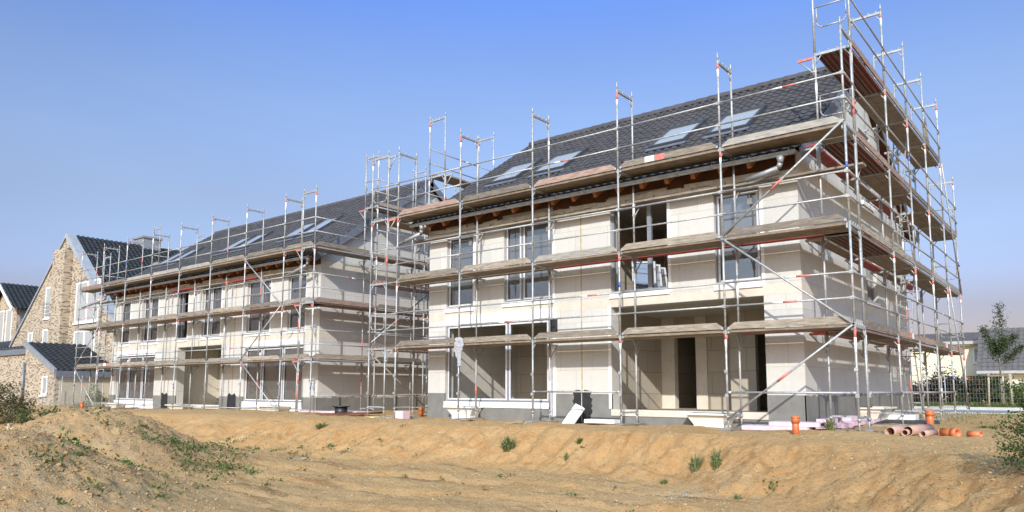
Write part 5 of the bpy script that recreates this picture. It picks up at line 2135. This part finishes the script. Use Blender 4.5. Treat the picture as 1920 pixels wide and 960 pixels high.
n = 9000
ga = rng.random(n) < 0.55
X_ = np.where(ga, rng.normal(-12.2, 1.9, n), rng.normal(-7.4, 1.5, n))
Y_ = np.where(ga, rng.normal(-8.3, 1.5, n), rng.normal(-11.3, 1.0, n))
S_ = np.clip(rng.lognormal(-4.5, 0.5, n), 0.005, 0.04)
lumps('soil_clods', np.stack([X_, Y_, height(X_, Y_) + S_ * 0.15], -1), S_, 'clod', 'dark crumbs of soil scattered over the two sand heaps', 1)
n = 2400
X_ = rng.uniform(-15, 4.2, n)
Y_ = rng.uniform(-8.5, -0.6, n)
S_ = np.clip(rng.lognormal(-4.9, 0.45, n), 0.004, 0.022)
lumps('pebbles', np.stack([X_, Y_, height(X_, Y_) + S_ * 0.2], -1), S_, 'stone', 'pale pebbles scattered over the sand of the pit and bank', 2)
n = 32000
X_ = rng.uniform(-15, 4.2, n)
u_ = rng.choice([0.0, 1.55, -1.7, 0.3], n) + rng.normal(0, 0.18, n)
Y_ = np.where(rng.random(n) < 0.3, -6.3 + 0.22 * (X_ + 4) + u_, rng.uniform(-8.5, -1.2, n))
S_ = np.clip(rng.lognormal(-5.0, 0.5, n), 0.004, 0.026)
lumps('sand_crumbs', np.stack([X_, Y_, height(X_, Y_) + S_ * 0.1], -1), S_, 'clod', 'brown crumbs of sand along the ruts of the pit floor', 3)
n = 900
a_ = rng.uniform(0, 6.28, n)
r_ = np.abs(rng.normal(0, 0.55, n))
X_, Y_ = -1.55 + r_ * np.cos(a_) * 1.6, -4.2 + r_ * np.sin(a_)
S_ = rng.uniform(0.004, 0.013, n)
lumps('gravel', np.stack([X_, Y_, height(X_, Y_) + S_ * 0.3], -1), S_, 'gravel', 'grey gravel spilled at the foot of the bank', 4)
# rubble by the left bush and two loose boards in the pit
n = 160
X_, Y_ = rng.normal(-31.0, 1.6, n), rng.normal(-5.0, 0.5, n)
S_ = rng.uniform(0.05, 0.16, n)
lumps('rubble', np.stack([X_, Y_, height(X_, Y_) + S_ * 0.4], -1), S_, 'stone', 'grey rubble at the foot of the brown bush on the left', 5)
for (x, y, a, l, lab) in ((-11.0, -4.6, 0.5, 0.42, 'grey board offcut lying at the foot of the bank right of the heaps'),
                          (-9.7, -0.35, -0.1, 0.55, 'flat grey board on the sand before the left light well'),
                          (-7.9, -0.55, 0.25, 0.55, 'short plank on the sand left of the leaning foam slab')):
    mb = MB()
    z = hz(x, y) + 0.02
    mb.obox((x, y, z), (math.cos(a) * l / 2, math.sin(a) * l / 2, 0.03), (-math.sin(a) * 0.07, math.cos(a) * 0.07, 0), (0, 0, 0.015))
    single(mb, 'board', 'plank', lab, 'board', (x, y, z - 0.02))

# hedge, verge grass, mesh fences and the young tree on the right
HG = 'shrubs of the hedge behind the road'
for k in range(9):
    x = -11.5 + 1.75 * k + rnd.uniform(-0.3, 0.3)
    h_ = rnd.uniform(0.6, 0.8) if k != 4 else 0.6
    mats = ['leaf_dark', 'leaf', 'leaf_pale', 'leaf_dark', 'leaf_red', 'leaf_red', 'leaf_dark', 'leaf', 'leaf_pale']
    labs = ['dark hedge shrub hidden farthest behind the gable scaffold', 'green hedge shrub seen between the gable scaffold and wall', 'pale yellow-green hedge shrub seen behind the scaffold ladder',
            'dark green hedge shrub behind the last scaffold posts', 'dark red-leaved shrub left in the hedge behind the mesh fence', 'dark red-leaved shrub right in the hedge behind the mesh fence',
            'dark green hedge shrub left of the staked tree', 'green hedge shrub directly behind the staked tree', 'pale hedge shrub at the right end by the photo edge']
    bush('shrub', labs[k], x, 27 + rnd.uniform(-0.4, 0.4), 0.0, [(0, 0, h_ * 0.75, 1.25, 0.7, h_), (0.5, 0, h_ * 1.3, 0.6, 0.5, h_ * 0.6), (-0.6, -0.3, 0.3, 0.7, 0.5, 0.35)],
         3000, mats[k], (0.10, 0.2), HG, 'shrub')
for k, (x, y, hh, lab) in enumerate(((-6.3, 29.5, 2.6, 'loose shrub with thin twigs against the cream house wall'), (-3.2, 29.0, 2.2, 'thin twiggy shrub left of the mesh fence post'),
                                     (0.9, 28.6, 1.9, 'bright shrub right behind the staked tree'))):
    bush('shrub', lab, x, y, 0.0, [(0, 0, hh * 0.5, 0.8, 0.6, hh * 0.5), (0.3, 0, hh * 0.8, 0.5, 0.5, hh * 0.25)], 600, ('leaf_pale', 'leaf_dark', 'leaf_pale')[k], (0.09, 0.17), HG, 'shrub', 12)
n = 9000
X_, Y_ = rng.uniform(-10, 12, n), rng.uniform(21.85, 27, n)
tag(leaves('grass', np.stack([X_, Y_, np.full(n, 0.0)], -1), 'grass', None, (0.12, 0.28), 1.6, 0.16), 'green grass strip between the kerb and the hedge', 'grass', kind='stuff')
n = 2600
X_, Y_ = rng.uniform(-1.0, 7, n), rng.uniform(5.5, 15.8, n)
keep = fbm(X_ * 0.8, Y_ * 0.5, 91, 3) > 0.08
X_, Y_ = X_[keep], Y_[keep]
tag(leaves('dry_grass', np.stack([X_, Y_, height(X_, Y_)], -1), 'leaf_pale', None, (0.05, 0.14), 1.2, 0.2), 'sparse dry grass on the sand before the road', 'grass', kind='stuff')


def mesh_fence(name, label, p, q, z0, h, step, post_every):
    root = thing(name, label, 'fence', ((p[0] + q[0]) / 2, (p[1] + q[1]) / 2, z0), 'steel mesh fences')
    P, Q = Vector((p[0], p[1], z0)), Vector((q[0], q[1], z0))
    d = Q - P
    mb = MB()
    k = int(d.length / step)
    for i in range(k + 1):
        a = P + d * i / k
        mb.tube(a, a + Vector((0, 0, h)), 0.005, 4, cap=False)
    for z in np.arange(0, h + 0.01, 0.2):
        mb.tube(P + Vector((0, 0, z)), Q + Vector((0, 0, z)), 0.005, 4, cap=False)
    mb.build('mesh_panel', 'wire', root)
    m_ = max(1, int(round(d.length / post_every)))
    for i in range(m_ + 1):
        a = P + d * i / m_
        m2 = MB()
        m2.tube(a - Vector((0, 0, 0.1)), a + Vector((0, 0, h + 0.04)), 0.022, 8)
        m2.build('post', 'galv', root)
    return root


mesh_fence('mesh_fence', 'wire mesh fence beyond the road before the hedge', (-9.5, 23.0), (8.0, 23.0), 0.0, 1.38, 0.12, 2.5)
mesh_fence('mesh_fence', 'wire mesh fence before the beige annex wall behind the far scaffold', (-44.5, 1.6), (-37.3, 1.9), -0.5, 1.9, 0.12, 2.4)

tr = thing('young_tree', 'slim young tree with sparse crown tied to three wooden stakes', 'tree', (0.05, 23.5, 0.0))
mb = MB()
tp = [Vector((0.05, 23.5, 0)), Vector((0.07, 23.5, 1.4)), Vector((0.05, 23.52, 2.6)), Vector((0.18, 23.5, 3.5)), Vector((0.2, 23.5, 4.35))]
for k in range(4):
    mb.tube(tp[k], tp[k + 1], 0.04 - 0.008 * k, 8, 0, 0.032 - 0.008 * k)
mb.build('trunk', 'bark', tr)
cp = []
limbs = [((0.06, 23.5, 2.0), (-0.45, 23.4, 3.45), 0.17), ((0.06, 23.5, 2.3), (0.65, 23.6, 3.1), 0.16), ((0.1, 23.5, 2.6), (0.2, 23.5, 4.4), 0.20),
         ((0.05, 23.5, 1.9), (-0.2, 23.9, 2.9), 0.17), ((0.08, 23.5, 2.2), (0.3, 23.1, 3.0), 0.17), ((0.05, 23.5, 1.8), (0.9, 23.4, 2.6), 0.14)]
for a, b, r_ in limbs:
    a, b = Vector(a), Vector(b)
    m2 = MB()
    mid = a.lerp(b, 0.5) + Vector((0, 0, -0.12))
    m2.tube(a, mid, 0.018, 6, 0, 0.012)
    m2.tube(mid, b, 0.012, 6, 0, 0.004)
    m2.build('limb', 'bark', tr)
    for t in np.linspace(0.3, 1.02, 9):
        c = a.lerp(b, float(t))
        cp.append(rng.normal(0, 1, (80, 3)) * np.array([r_, r_, r_ * 0.9]) * (1.15 - 0.55 * t) * 0.85 + np.array(c))
leaves('crown', np.concatenate(cp), 'leaf_dark', tr, (0.05, 0.11), -0.2, 0.45, off=tuple(tr.location))
for k, (x, y) in enumerate(((-0.42, 23.4), (0.45, 23.35), (0.1, 23.95))):
    mb = MB()
    mb.tube((x, y, -0.1), (x * 0.9 + 0.01, y, 1.45), 0.04, 8)
    single(mb, 'tree_stake', 'stake', ['wooden stake left of the young tree trunk', 'wooden stake right of the young tree trunk', 'wooden stake behind the young tree trunk'][k],
           'stake', (x, y, 0.0), 'stakes of the young tree')
mb = MB()
mb.box(-0.42, 23.32, 1.34, 0.45, 23.36, 1.42)
single(mb, 'tree_tie', 'bark', 'dark crossbar tying the stakes of the young tree', 'crossbar', (0.0, 23.34, 1.34))
